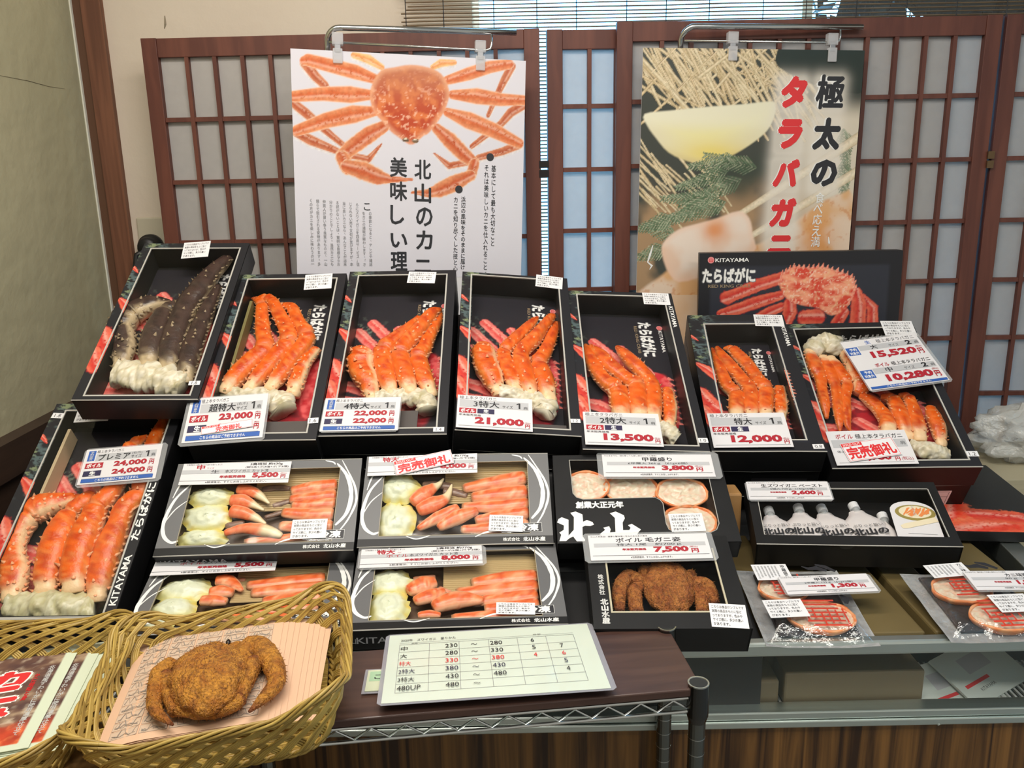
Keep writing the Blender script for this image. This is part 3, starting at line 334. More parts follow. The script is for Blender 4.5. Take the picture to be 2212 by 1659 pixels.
for x in (.86,1.78): m.box(x,x+.03,YB+.03,YB+.10,.03,2.33,STEEL)
wf=struct('window_1',m)
m=MB(); m.box(X0+.02,X1,YB+.06,YB+.066,.03,2.33,mat('window glass',(.95,.97,1),.03,trans=.06,spec=.8)); g=m.obj('window_pane',wf)
# hedge outside: dark leafy mass with gaps of daylight
m=MB(); rnd=random.Random(3); LEAF=mat('dark hedge leaf',(.030,.028,.020),.7)
for i in range(6500):
    x=.98+rnd.random()*1.75; z=rnd.random()**.8*2.45; y=2.74+rnd.random()*.2
    if x<1.08 and rnd.random()<.6: continue
    a=rnd.random()*6.28; s=.022+.04*rnd.random(); T=Matrix.Translation((x,y,z))@Euler((rnd.random()*1.2,a,rnd.random()*2)).to_matrix().to_4x4()
    m.quad([(-s,0,-s*.4),(s,0,-s*.5),(s*1.1,0,s*.5),(-s*.6,0,s*.5)],LEAF,T)
tag(m.obj('hedge'),'dark hedge outside the window behind the bamboo blind','hedge',kind='stuff')
# ---------------------------------------------------------------- bamboo blind
SLAT=mat('bamboo slat',(.17,.105,.055),.6,noise=(18,(.27,.19,.11),.25))
e=tag(empty('bamboo_blind'),'brown bamboo slat blind hanging in front of the back window','blind')
rnd=random.Random(5); m=MB(); z=2.33
while z>.95:
    x=-.288+rnd.random()*.02; ya=2.505; pts=[]
    for i in range(15): pts.append((x+i*(2.25-x)/14, ya, z+.0024*MN.noise((i*.9,z*40,1))))
    m.tube(pts,.0031+.0006*rnd.random(),SLAT,n=5,flat=.6); z-=.0102
m.obj('slats',e)
m=MB()
for x in (-.275,-.17,-.03,.09,.20,.34,.45,.57,.72,.84,.98,1.12,1.26,1.4,1.55): m.tube([(x,2.500,2.33),(x+.002,2.499,1.6),(x,2.500,.95)],.0012,INK,n=4)
m.obj('binding_cords',e)
m=MB(); m.tube([(-.30,2.505,2.34),(2.3,2.505,2.34)],.012,SLAT,n=8); m.obj('top_rail',e)
# ---------------------------------------------------------------- folding screens
def panel(parent, A, B, cols, zrows, H=1.955, fr=.042, top=.05, th=.028):
    """one framed panel from floor point A to floor point B"""
    A=Vector((A[0],A[1],0)); B=Vector((B[0],B[1],0)); w=(B-A).length; ang=math.atan2(B.y-A.y,B.x-A.x)
    T=Matrix.Translation(A)@Matrix.Rotation(ang,4,'Z')
    p=MB(); p.box(0,fr,-th/2,th/2,.02,H,SCREENWOOD); p.box(w-fr,w,-th/2,th/2,.02,H,SCREENWOOD)
    p.box(fr,w-fr,-th/2+.002,th/2-.002,H-top,H-.001,SCREENWOOD); p.box(fr,w-fr,-th/2+.002,th/2-.002,.02,.32,SCREENWOOD)
    P=p.obj('panel',parent,T=T,bev=.0015)
    l=MB()
    for i in range(1,cols): x=fr+(w-2*fr)*i/cols; l.box(x-.0055,x+.0055,-.011,.003,.32,H-top,SCREENWOOD)
    for z in zrows: l.box(fr,w-fr,-.009,.004,z-.006,z+.006,SCREENWOOD)
    l.obj('lattice',P)
    q=MB(); q.box(fr,w-fr,.004,.0055,.32,H-top,SHOJI); q.obj('paper',P)
rows=[1.740,1.572,1.404,1.236,1.068,.9,.73,.56]
e=tag(empty('folding_screen'),'red-brown wooden folding screen with shoji paper panes behind the left poster','folding screen',group='shoji folding screens')
panel(e,(-.985,2.43),(.093,2.40),13,rows,H=1.952); panel(e,(.112,2.40),(1.15,2.465),13,[z+.012 for z in rows],H=1.948)
m=MB()
for z in (1.60,1.575): m.box(.088,.115,2.384,2.392,z-.010,z+.010,mat('dark hinge',(.03,.025,.025),.4,.6))
m.obj('hinge',e)
e=tag(empty('folding_screen'),'red-brown wooden folding screen with shoji paper panes behind the right poster','folding screen',group='shoji folding screens')
panel(e,(.297,2.375),(1.325,2.39),12,[z+.018 for z in rows],H=1.96); panel(e,(1.337,2.39),(2.38,2.33),12,[z+.018 for z in rows],H=1.96)
m=MB()
for z in (1.60,1.575): m.box(1.322,1.340,2.368,2.374,z-.010,z+.010,mat('brass hinge',(.16,.10,.05),.4,.6))
m.obj('hinge',e)
# ---------------------------------------------------------------- socket and plug on the back wall
T=Matrix.Translation((-1.035,YB-.22,1.44))
e=tag(empty('wall_socket',Matrix.Translation((-1.074,YB,1.412))),'beige wall socket plate beside the left folding screen','socket')
m=MB(); m.box(-.045,.045,-.008,0,-.06,.06,mat('ivory plastic',(.52,.47,.36),.4)); m.obj('cover_plate',e,bev=.004)
e=tag(empty('power_plug',Matrix.Translation((-1.080,YB-.008,1.385))),'black round plug with cable in the wall socket','plug'); RUB=mat('black rubber',(.010,.010,.011),.45)
m=MB(); m.tube([(0,0,0),(0,-.014,0),(0,-.016,0),(0,-.03,-.001),(0,-.044,-.002)],[.038,.038,.033,.032,.026],RUB,n=24); m.obj('plug_body',e,smooth=True)
m=MB(); m.tube([(-.006,-.035,-.008),(-.03,-.045,-.02),(-.035,-.05,-.05),(-.03,-.05,-.12),(-.02,-.05,-.3)],.008,RUB,n=8); m.obj('cable',e,smooth=True)
# ---------------------------------------------------------------- display case
CASEWOOD=mat('striped zebra veneer',(.25,.115,.030),.35,wood=((34,34,1.1),(.035,.014,.005),1.4))
DARKIN=mat('dark case liner',(.03,.032,.03),.6)
CG=mat('case glass',(.85,.95,.9),.04,trans=.045,glossy=True)
case=tag(empty('display_case',Matrix.Translation((0,1.19,0))),'low refrigerated display case with steel rails, front glass and striped wood veneer','display case')
def cb(name,boxes,mt,bev=0,sm_=False):
    m=MB()
    for b in boxes: m.box(*b,mt)
    return m.obj(name,case,bev=bev)
CX0,CX1=-1.06,.965
cb('front_panel',[(CX0,CX1,-.004,.02,.02,.694)],CASEWOOD)
cb('lower_rail',[(CX0,CX1,-.013,.02,.690,.7025),(CX0,CX1,-.010,.02,.7035,.717)],STEEL,.0022)
cb('upper_rail',[(CX0,CX1,-.010,.012,.818,.842)],STEEL,.005)
m=MB(); m.box(CX0,CX1,-.002,.003,.716,.818,CG); m.obj('front_glass',case)
cb('case_floor',[(CX0,CX1,.02,.90,.66,.690)],DARKIN)
cb('back_wall',[(CX0,CX1,.88,.90,.02,.842)],DARKIN)
cb('side_wall',[(CX0,CX0+.02,0,.88,.02,.842)],DARKIN)
m=MB(); S0=(.915,0.0); S1=(1.03,.78)
for off,z0,z1,mt in ((0,.80,.842,STEEL),(.022,.02,.80,mat('pale case lining',(.42,.40,.33),.5))):
    m.prism([(S0[0]+off,S0[1]),(S0[0]+off+.04,S0[1]),(S1[0]+off+.04,S1[1]),(S1[0]+off,S1[1])],z0,z1,mt)
m.obj('side_rail',case,bev=.002)
m=MB()
for i in range(0,190): x=CX0+.03+i*.0104; m.box(x,x+.004,.022,.14,.703,.707,mat('white wire coat',(.55,.56,.54),.4))
m.box(CX0+.02,CX1-.03,.022,.027,.698,.703,mat('white wire coat')); m.box(CX0+.02,CX1-.03,.135,.14,.698,.703,mat('white wire coat')); m.obj('wire_rack',case)
# brown blocks in the case
BLK=mat('brown block',(.165,.120,.045),.5,noise=(8,(.125,.090,.035),.3)); BLK2=mat('dull brown block',(.20,.155,.085),.55,noise=(9,(.16,.125,.07),.3))
def block(label,x0,x1,y0,y1,z0,z1,mt,group):
    m=MB(); cx,cy=(x0+x1)/2,(y0+y1)/2; m.box(x0-cx,x1-cx,y0-cy,y1-cy,0,z1-z0,mt); o=m.obj('riser_block',bev=.004); o.location=(cx,cy,z0); tag(o,label,'block',group)
g='brown riser blocks on top in the case'
block('small orange tan wooden block between the lettered shell box and the paste box',.414,.447,1.53,1.585,.8385,.957,mat('tan wood',(.44,.235,.085),.5,noise=(10,(.38,.19,.065),.3)),None)
block('brown riser block beside the hairy crab box, under the left shell pack',.402,.478,1.212,1.60,.80,.838,BLK,g)
block('narrow brown riser block showing along the right edge of the first crab shell pack',.486,.562,1.212,1.60,.80,.838,BLK,g)
block('wide brown riser block lying bare between the two crab shell packs',.570,.664,1.212,1.60,.80,.838,BLK,g)
block('brown riser block under the right crab shell pack',.680,.752,1.212,1.60,.80,.838,BLK,g)
block('brown riser board at the far right of the case under the loose box lid',.770,.915,1.212,1.62,.80,.838,BLK,g)
block('dull brown block with a nail hole low behind the front glass, beside the rack post',.262,.432,1.215,1.285,.708,.752,BLK2,'brown blocks behind the front glass')
block('large dull brown block low behind the front glass',.440,.672,1.215,1.275,.708,.766,BLK2,'brown blocks behind the front glass')
block('dull brown block standing behind the large low block inside the glass',.425,.66,1.29,1.36,.708,.79,BLK2,'brown blocks behind the front glass')
# papers in the right corner of the case
for i,(x,y,z,a,lab) in enumerate([(.735,1.245,.716,.35,'white printed packet with a red bar lying in the right of the case'),(.80,1.275,.728,.5,'upper white packet with a red bar overlapping another in the case')]):
    p=Card(.15,.10); p.box(-.075,.075,-.05,.05,-.004,0,mat('pale paper',(.62,.68,.63),.4)); p.R(.1,.62,.5,.68,BRED); p.Tx('KITAYAMA',.25,.76,.5,.82,INK); p.R(.3,.2,.7,.5,LGREY)
    o=p.obj('paper_packet'); o.matrix_world=Matrix.Translation((x,y,z))@Euler((R(22),R(-4),a)).to_matrix().to_4x4(); tag(o,lab,'packet','packets in the case')
# black stepped riser
def profile(name,x0,x1,pts,label):
    m=MB(); n=len(pts); vs=[(x0,y,z) for y,z in pts]+[(x1,y,z) for y,z in pts]
    m.add(vs,[tuple(range(n)),tuple(range(2*n-1,n-1,-1))]+[(i,n+i,n+(i+1)%n,(i+1)%n) for i in range(n)],BLACK2)
    tag(m.obj(name),label,'riser','black stepped risers')
profile('stepped_riser',-.655,.398,[(1.204,.691),(1.204,.824),(1.392,.868),(1.402,.880),(1.57,.990),(1.61,.955),(1.625,.972),(2.045,1.240),(2.06,.691)],'black stepped riser under the middle rows of crab boxes')
profile('stepped_riser',-.945,-.70,[(1.31,.691),(1.315,.782),(1.725,1.052),(1.73,.691)],'black sloping riser under the large front left crab box')
profile('stepped_riser',-.855,-.665,[(1.74,.691),(1.75,1.143),(2.02,1.322),(2.04,1.32),(2.04,.691)],'black sloping riser under the back left raw crab box')
profile('stepped_riser',.405,.975,[(1.64,.691),(1.655,.80),(1.68,.825),(2.055,1.030),(2.06,.691)],'black sloping riser under the two rightmost crab boxes')
# ---------------------------------------------------------------- crate and plastic bag on the right
m=MB(); m.box(-.3,.3,-.14,.14,-.86,0,mat('pale crate board',(.46,.41,.28),.7,wood=((2,2,60),(.40,.355,.24),.4)))
o=m.obj('crate'); o.location=(1.415,1.96,.86); tag(o,'pale tall crate standing to the right of the display case','crate')
m=MB(); vs=[];cols=[];nu,nv=44,26
for j in range(nv+1):
    for i in range(nu):
        th=math.pi*j/nv; ph=2*math.pi*i/nu; d=Vector((math.sin(th)*math.cos(ph),math.sin(th)*math.sin(ph),math.cos(th)))
        r=1+.30*MN.noise(d*2.3)+.22*MN.noise(d*5+Vector((3,1,2)))+.10*MN.noise(d*11)
        vs.append((d.x*.165*r,d.y*.10*r,max(-.052,d.z*.078*r)))
fs=[(j*nu+i,j*nu+(i+1)%nu,(j+1)*nu+(i+1)%nu,(j+1)*nu+i) for j in range(nv) for i in range(nu)]
m.add(vs,fs,mat('crumpled polythene',(.70,.70,.66),.22,trans=.55,spec=.8,bump=(40,.8,.01)))
o=m.obj('plastic_bag',smooth=True); o.location=(1.33,1.98,.914); tag(o,'crumpled clear plastic bag lying on the pale crate','bag')
# ---------------------------------------------------------------- printed art for the crab boxes (landscape, as on the upright box)
def art_king(nx=216,ny=112):
    c=Cv(.50,.26,nx,ny); c.a[:]=(.020,.020,.024)
    c.mix(sm(0,.01,.225-np.abs(c.X))*sm(0,.01,.100-np.abs(c.Y)),(.032,.034,.046))
    n1=c.noise(70,3,3,sx_=.6); n2=c.noise(240,9,2)
    g=sm(.42,.6,c.noise(30,21))*sm(.42,.58,c.noise(150,22,2,sx_=2))*sm(-.04,-.095,c.Y)*sm(.02,-.02,c.X)
    c.mix(g,(.085,.12,.125)); c.mix(g*sm(.55,.7,c.noise(60,8)),(.20,.24,.13))
    RE=((.60,.040,.030),(.80,.20,.11))
    L=DATA['up_legs']
    ex={'x1':[(-160,-130,6),(-150,-120,4),(-142,-114,2)],'x2':[(-50,-126,6),(-30,-106,14),(10,-76,15),(50,-50,14)],'x3':[(60,-132,24),(100,-112,26),(150,-70,20)],'x4':[(118,-134,22),(160,-112,18)]}
    for k,p in list(ex.items())+[(k,L[k]) for k in ('l3','l2','l1','r3','r2','c2','c1','r1')]: c.limb(p,RE[0],RE[1],(.40,.02,.03),seed=hash(k)%50 if False else len(k)+sum(map(ord,k)),bumps=.35)
    mk=c.mask(DATA['up_body'],.002)
    col=np.array((.68,.07,.04))*(1-sm(.35,.7,n1)[...,None])+np.array((.90,.36,.22))*sm(.35,.7,n1)[...,None]
    col=col*(1-.7*sm(.62,.75,n2)[...,None])+np.array((.95,.66,.5))*.7*sm(.62,.75,n2)[...,None]
    cr_=np.exp(-((c.noise(45,31)-.5)/.035)**2)[...,None]; col=col*(1-.5*cr_)+np.array((.85,.55,.3))*.5*cr_
    c.mix(mk,col)
    b=DATA['up_body']
    for i in range(0,len(b)-1):
        for t in (0,.33,.66):
            x=b[i][0]+(b[i+1][0]-b[i][0])*t; y=b[i][1]+(b[i+1][1]-b[i][1])*t
            if y>-5: c.limb([(x,y,4),(x*1.02+1,y+9,.6)],(.8,.2,.12),(.85,.4,.3),seed=i)
    return c
KING=art_king()
def king_text(p,T=None,sx_=1):
    t=DATA['up_txt']; q=lambda k:(t[k][0]/1000*sx_,t[k][1]/1000)
    x,y=q('logo'); r=.0085; 
    n=20; p.poly([(x+r*math.cos(6.2832*i/n),y+r*math.sin(6.2832*i/n)) for i in range(n)],PINKINK,T)
    p.text('山',x-.005,y-.005,.010,.010,BRED,.02,T)
    x0=q('kit0')[0]; x1=q('kit1')[0]; p.text('KITAYAMA',x0,y-.0052,x1-x0,.0098,WHITE,.018,T)
    x0,y0=q('tara0'); x1=q('tara1')[0]
    p.text('たらばがに',x0-.002,y0-.006,x1-x0+.004,.042,GREYINK,.085,T); p.text('たらばがに',x0,y0-.004,x1-x0,.038,WHITE,.045,T)
    x0,y0=q('red0'); x1=q('red1')[0]; p.text('RED KING CRAB',x0,y0,x1-x0,.0085,TAN,.01,T)
# upright box
e=tag(empty('gift_box',pose('up')@Matrix.Rotation(0,4,'X')),'closed black king crab gift box standing upright in front of the right poster','box')
m=MB(); m.box(-.25,.25,-.13,.13,-.055,-.0005,BLACK); m.obj('carton',e,bev=.002)
p=Pr(.5,.26); KING.mesh(p,PRINT); king_text(p); p.obj('printed_front',e)
# shared liner (portrait, floor of the open boxes)
ROT=Matrix.Rotation(R(-90),4,'Z')
def art_liner():
    c=Cv(.24,.50,112,232); c.a[:]=(.022,.020,.026); n1=c.noise(60,5,3); n2=c.noise(200,7,2)
    c.mix(sm(.45,.65,c.noise(40,12))*sm(.47,.6,c.noise(170,4,2))*sm(-.02,-.08,c.X)*sm(-.02,.05,c.Y)*sm(.20,.12,c.Y),(.12,.15,.12))
    P,Q=(.74,.075,.065),(.86,.34,.28)
    c.mix(c.mask([(-60,-10),(20,10),(95,40),(112,-20),(108,-110),(70,-200),(-20,-215),(-80,-190)],.008)*(.55+.45*sm(.3,.6,n1)),(.42,.02,.03))
    c.mix(c.mask([(60,30),(84,44),(108,20),(114,-40),(112,-110),(92,-150),(70,-100)],.003),np.array((.62,.03,.04))*(1-sm(.4,.7,n1)[...,None])+np.array((.80,.12,.12))*sm(.4,.7,n1)[...,None])
    for i in range(9): c.limb([(108,26-i*18,5),(121,20-i*18,.8)],P,Q,seed=i)
    for p in ([(-112,118,17),(-60,60,17),(-10,12,15)],[(-78,150,16),(-30,95,18),(25,28,17)],[(-6,128,14),(24,90,16),(60,40,15)],[(-116,52,20),(-80,40,22),(-45,10,18)],[(-120,-60,16),(-85,-70,20),(-50,-88,16)],[(-118,-110,20),(-80,-118,22),(-40,-128,20)],[(-112,-165,24),(-60,-160,24),(0,-172,22)],[(-30,-40,15),(0,-80,16),(20,-130,15)]): c.limb(p,P,Q,(.45,.02,.03),seed=abs(p[0][1]),bumps=.45)
    return c
p=Pr(.24,.5); art_liner().mesh(p,PRINT); king_text(p,ROT,.96); _o=p.obj('printed_liner'); LINER=_o.data; bpy.data.objects.remove(_o)
# shared sample sticker
STXT=['こちらは食品サンプルです','実際の商品をもとに型ど','っておりますが、色みや','サイズ感に、多少の違い','があります。']
def sticker_mesh(w,h):
    c=Card(w,h); c.box(-w/2,w/2,-h/2,h/2,-.0006,0,STICK)
    for i,t in enumerate(STXT):
        y0=.08+i*.18; c.Tx(t,.06,y0,.06+.88*len(t)/12,y0+.13,INK,.012)
    return c
def sticker(key,parent,w=.0010):
    b,u,v,a,cw,ch=DATA['card'][key]; sticker_mesh(cw,ch).obj('sample_sticker',parent,T=cardL(key,w))['label']='white sample notice sticker'
def numlabel(key,t,parent):
    b,u,v,a,cw,ch=DATA['card'][key]; c=Card(cw,ch); c.box(-cw/2,cw/2,-ch/2,ch/2,-.0004,0,STICK); c.Tx(t,.12,.16,.88,.84,INK,0,keep='c'); c.obj('size_sticker',parent,T=cardL(key,.0012))['label']='small white sticker reading '+t
# ---------------------------------------------------------------- open crab boxes
BH=.06
def crab_box(key,wkey,label,flap=None,side_text=False,portrait=True,walltext=False):
    Wd,L=dims(key); b,u,v,a,ww,wl=DATA['card'][wkey]; T=pose(key)
    e=tag(empty('gift_box',T),label,'box','open king crab boxes')
    t=.004; m=MB(); hw,hl=Wd/2,L/2
    m.box(-hw,hw,-hl,hl,-BH,-BH+.003,BLACK); m.box(-hw,-hw+t,-hl,hl,-BH+.003,-.003,BLACK); m.box(hw-t,hw,-hl,hl,-BH+.003,-.003,BLACK)
    m.box(-hw+t,hw-t,-hl,-hl+t,-BH+.003,-.003,BLACK); m.box(-hw+t,hw-t,hl-t,hl,-BH+.003,-.003,BLACK)
    # inner walls drop from the window edge
    x0,x1,y0,y1=u-ww/2,u+ww/2,v-wl/2,v+wl/2
    m.box(x0-.002,x0,y0,y1,-BH+.004,-.002,BLACK); m.box(x1,x1+.002,y0,y1,-BH+.004,-.002,BLACK); m.box(x0,x1,y1,y1+.002,-BH+.004,-.002,BLACK); m.box(x0,x1,y0-.002,y0,-BH+.004,-.002,BLACK)
    m.obj('tray',e)
    p=Pr(Wd,L); s1,s2=Wd/.26,L/.50
    sx_,sy=(s2,s1)
    KING.mesh(p,PRINT,keep=lambda X,Y:(np.abs(X-u)>ww/2-.001)|(np.abs(Y-v)>wl/2-.001),rot=True,sx_=sx_,sy=sy)
    if side_text=='up': p.text('KITAYAMA',-L/2+.02,-(hw-.004),.10,.0125,WHITE,.02,Matrix.Rotation(R(90),4,'Z')); p.text('たらばがに',-L/2+.15,-(hw-.003),.13,.016,WHITE,.04,Matrix.Rotation(R(90),4,'Z'))
    elif side_text: p.text('KITAYAMA',-L/2+.02+L*.06,hw-.014,.075,.0095,WHITE,.02,ROT)
    p.obj('lid_frame',e)
    m=MB(); k=.0032
    for bx in ((x0-k,x0,y0-k,y1+k),(x1,x1+k,y0-k,y1+k),(x0,x1,y0-k,y0),(x0,x1,y1,y1+k)): m.box(*bx,-.0015,.0009,EDGE)
    m.obj('window_edge',e)['label']='pale window edge'
    m=MB(); m.quad([(x0,y0,.0002),(x1,y0,.0002),(x1,y1,.0002),(x0,y1,.0002)],FILM); m.obj('window_film',e)
    lo=inst('printed_liner',LINER,e,Matrix.Translation((u,v-.012,-BH+.005))@Matrix.Diagonal((ww/.24,wl/.5,1,1)))
    if flap:
        f=MB(); f.box(flap[0],flap[1],flap[2],flap[3],-.024,-.021,mat('brown grey flap',(.075,.062,.058),.5)); f.obj('inner_flap',e)
    if walltext:
        p=Pr(.1,.1); p.text('たらばがに',u-.02,-.048,ww*.45,.030,WHITE,.04); o=p.obj('back_wall_print',e,T=Matrix.Translation((0,y1-.001,0))@Matrix.Rotation(R(90),4,'X'))
    # clear shrink film strip along the front edge
    f=MB(); f.tube([(-hw,-hl-.0005,-.0005),(-hw*.3,-hl-.001,0),(hw*.4,-hl-.0006,.0004),(hw,-hl-.0005,-.0003)],.0012,EDGE,n=5); f.obj('film_fold',e)
    return e
BX={}
BX['1']=crab_box('b1','W1','open black box at the back left holding dark raw king crab legs',None)
BX['2']=crab_box('b2','W2','open crab box marked 1.6, second from the left in the back row',(-.02,.1,-.228,-.185))
BX['3']=crab_box('b3','W3','open crab box marked 1.4, third from the left in the back row',(-.04,.062,-.228,-.17))
BX['4']=crab_box('b4','W4','open crab box marked 1.2 in the middle of the back row',(-.1,.1,-.228,-.205))
BX['5']=crab_box('b5','W5','open crab box marked 1.0 behind the 13,500 yen card',None,True)
BX['6']=crab_box('b6','W6','narrow open crab box marked 0.8 behind the 12,000 yen card',None,True)
BX['7']=crab_box('b7','W7','wide open box at the right holding two crab leg clusters',None,walltext=True)
BX['0']=crab_box('b0','W0','large open box at the front left holding the premium crab cluster',None,'up')
for k in '12345670': sticker('S'+k,BX[k])
for k,t in zip('12345670',('1.8','1.6','1.4','1.2','1.0','0.8','1.2','1.8')): numlabel('N'+k,t,BX[k])
m=MB(); m.box(-.003,.003,-.10,.10,-.050,-.014,mat('raw pine strip',(.52,.40,.24),.6)); m.obj('wooden_strip',BX['0'],T=Matrix.Translation((-.094,.085,0)))
m=MB(); m.box(-.003,.003,-.13,.15,-.050,-.020,mat('olive strip',(.20,.17,.06),.5)); m.obj('wooden_strip',BX['2'],T=Matrix.Translation((-.088,.03,0)))
# closed stock boxes below the display boxes
def stock(key,h,label,off=.0615,form=False,dx=0):
    Wd,L=dims(key); e=tag(empty('carton_box',pose(key)@Matrix.Translation((dx,0,-off))),label,'box','closed black boxes below')
    m=MB(); m.box(-Wd/2,Wd/2,-L/2+.004,L/2,-h,0,BLACK); m.obj('carton',e,bev=.0015)
    F=Matrix.Translation((0,-L/2+.0034,-h/2))@Matrix.Rotation(R(90),4,'X')
    p=Card(Wd,h)
    if form:
        p.rect(-.05,-.032,.165,.062,STICK); p.outline(-.046,-.029,.157,.056,.0008,INK); p.rect(-.046,.010,.157,.0008,INK); p.text('規　　格',-.02,.014,.09,.009,INK); 
        for x in (.01,.045,.08): p.outline(x,-.006,.011,.011,.0008,INK)
        p.text('肩',.078,-.028,.024,.022,INK,.03)
    else:
        p.rect(-Wd*.1,-h*.4,Wd*.5,h*.62,mat('dark label film',(.035,.033,.037),.3)); p.text('特大',-.01,-.012,.04,.022,mat('maroon ink',(.13,.02,.03),.5),.02); p.text('加熱してお召し上がりください',.04,-.018,.05,.004,GREYINK)
    p.obj('front_label',e,T=F)
    m=MB(); m.tube([(-Wd/2,-L/2+.003,-.001),(-Wd*.1,-L/2+.002,-.003),(Wd/2,-L/2+.003,-.001)],.0008,EDGE,n=4); m.tube([(-Wd/2+.004,-L/2+.003,-h+.006),(0,-L/2+.002,-h+.004),(Wd/2-.01,-L/2+.003,-h+.007)],.0008,EDGE,n=4); m.obj('film_fold',e)
for k,l in (('b2','closed black carton directly under the box marked 1.6'),('b3','closed black carton directly under the box marked 1.4'),('b4','closed black carton directly under the middle box marked 1.2'),('b5','closed black carton directly under the box marked 1.0')): stock(k,.055,l)
stock('b6',.085,'tall closed black carton directly under the narrow box marked 0.8'); stock('b7',.10,'tall closed black carton with a white form label, under the wide right box',form=True)
# loose lid, lying flat to the right of the paste box
LID=Matrix.Translation((.985,1.715,.870))@Euler((R(1),R(0),R(-6))).to_matrix().to_4x4()
e=tag(empty('box_lid',LID),'loose black lid printed with red crab legs, right of the paste box','lid')
m=MB(); m.box(-.13,.13,-.19,.19,-.022,-.0004,BLACK); m.obj('lid_body',e,bev=.0015)
c=Cv(.26,.38,80,116); c.a[:]=(.015,.017,.018)
c.limb([(-125,-190,40),(-60,-120,42),(-40,-60,30)],(.74,.04,.02),(.80,.16,.06),seed=4,bumps=.5); c.limb([(-100,-200,60),(0,-165,55),(60,-150,38),(115,-175,22)],(.74,.045,.02),(.85,.22,.10),seed=9,bumps=.5); c.limb([(0,-110,36),(60,-120,34),(105,-165,22)],(.66,.03,.02),(.75,.14,.06),seed=12,bumps=.6)
p=Pr(.26,.38); c.mesh(p,PRINT); p.obj('printed_top',e)
# ---------------------------------------------------------------- king crab clusters
def fbm(v,s=1): return MN.noise(v*s)+.5*MN.noise(v*s*2.1)
OR=((.80,.112,.004),(.55,.045,.003),(.88,.60,.34))      # orange, deep orange, cream
RAW=((.060,.032,.026),(.030,.017,.016),(.56,.43,.26))
def limb(parent,name,pl,pal,seed,arm=False,inner=1,kr=1.12):
    pl=[list(q) for q in pl]; d0=Vector((pl[0][0]-pl[1][0],pl[0][1]-pl[1][1],0)).normalized()
    pl=[[pl[0][0]+d0.x*15,pl[0][1]+d0.y*15,pl[0][2]-5,pl[0][3]*.78]]+pl
    P,tv=catmull(pl,7); n=16; m=MB(); N=len(P); rnd=random.Random(seed)
    Q=[Vector(p[:3])/1000 for p in P]; rad=[max(p[3],.6)/1000*kr for p in P]; last=len(pl)-1
    bend=[]
    for i in range(1,last):
        a=Vector(pl[i][:2])-Vector(pl[i-1][:2]); b=Vector(pl[i+1][:2])-Vector(pl[i][:2])
        if a.length>1 and b.length>1 and a.angle(b)>R(24): bend.append(i)
    vs=[];cols=[];fr=[]; side=None
    for i in range(N):
        t=(Q[min(i+1,N-1)]-Q[max(i-1,0)]).normalized(); s=t.cross(Vector((0,0,1))); s=s.normalized() if s.length>.01 else Vector((1,0,0)); up=s.cross(t); fr.append((t,s,up))
        jb=min([abs(tv[i]-b) for b in bend],default=9); pin=1-.17*math.exp(-(jb/.11)**2)+.09*math.exp(-((jb-.30)/.15)**2); pin*=1-.16*math.exp(-((tv[i]-1.0)/.22)**2); k0=tv[i]
        tt=tv[i]/last
        for j in range(n):
            a=2*math.pi*j/n; ca,sa=math.cos(a),math.sin(a)
            ca=math.copysign(abs(ca)**.75,ca); sa=math.copysign(abs(sa)**.85,sa); d=s*ca+up*sa*.86
            p=Q[i]; w=p*1+d*.01
            r=rad[i]*pin*(1+(.10 if arm else .05)*fbm(w+Vector((seed,0,0)),70 if arm else 45)+.025*MN.noise(w*260))
            p=p+d*r; vs.append(p)
            nz=sa+.55*fbm(p+Vector((0,seed,0)),60); inn=ca*inner
            k=ss(-.25,.45,nz-(1.35*max(0,inn) if arm else 0)+.12)
            base=ss(.95,1.5,k0+.35*MN.noise(p*80)); k*=base
            if not arm: k*=1-.75*math.exp(-((jb-.05)/.07)**2)*(1 if sa<.55 else .45)
            o=lerp(pal[0],pal[1],ss(-.1,.6,fbm(p,55)+ (1-abs(ca))*.3-.1)); o=lerp(o,(.95,.45,.12) if pal is OR else (.10,.07,.05),.60*max(0,MN.noise(p*170))+.25*abs(ca)**3)
            cr2=tuple(x*(1+.12*MN.noise(p*110)) for x in pal[2]); cols.append(lerp(cr2,o,k))
    fs=[(i*n+j,i*n+(j+1)%n,(i+1)*n+(j+1)%n,(i+1)*n+j) for i in range(N-1) for j in range(n)]+[tuple(range(n-1,-1,-1)),tuple((N-1)*n+j for j in range(n))]
    m.add(vs,fs,SHELL,cols)
    # spines along both edges and the ridge
    acc=0
    for i in range(1,N-1):
        acc+=(Q[i]-Q[i-1]).length
        if acc<(.0085 if not arm else .0065) or rad[i]<.0045: continue
        acc=0; t,s,up=fr[i]
        for a in ((rnd.uniform(5,30)),(180-rnd.uniform(5,30)))+((rnd.uniform(50,130),) if rnd.random()<.45 else ())+((rnd.uniform(30,150),) if arm else ()):
            if rnd.random()<.2: continue
            a=R(a); d=s*math.cos(a)+up*math.sin(a)*.86; b=rad[i]*.96
            l=rad[i]*rnd.uniform(.25,.55)*(1 if abs(math.cos(a))>.7 else .6); 
            m.cone(Q[i]+d*b,d+t*rnd.uniform(.3,.9),rad[i]*.17,l,SHELL,lerp(pal[0],pal[2],.35),lerp(pal[2],pal[0],.15))
    o=m.obj(name,parent,smooth=True); return o
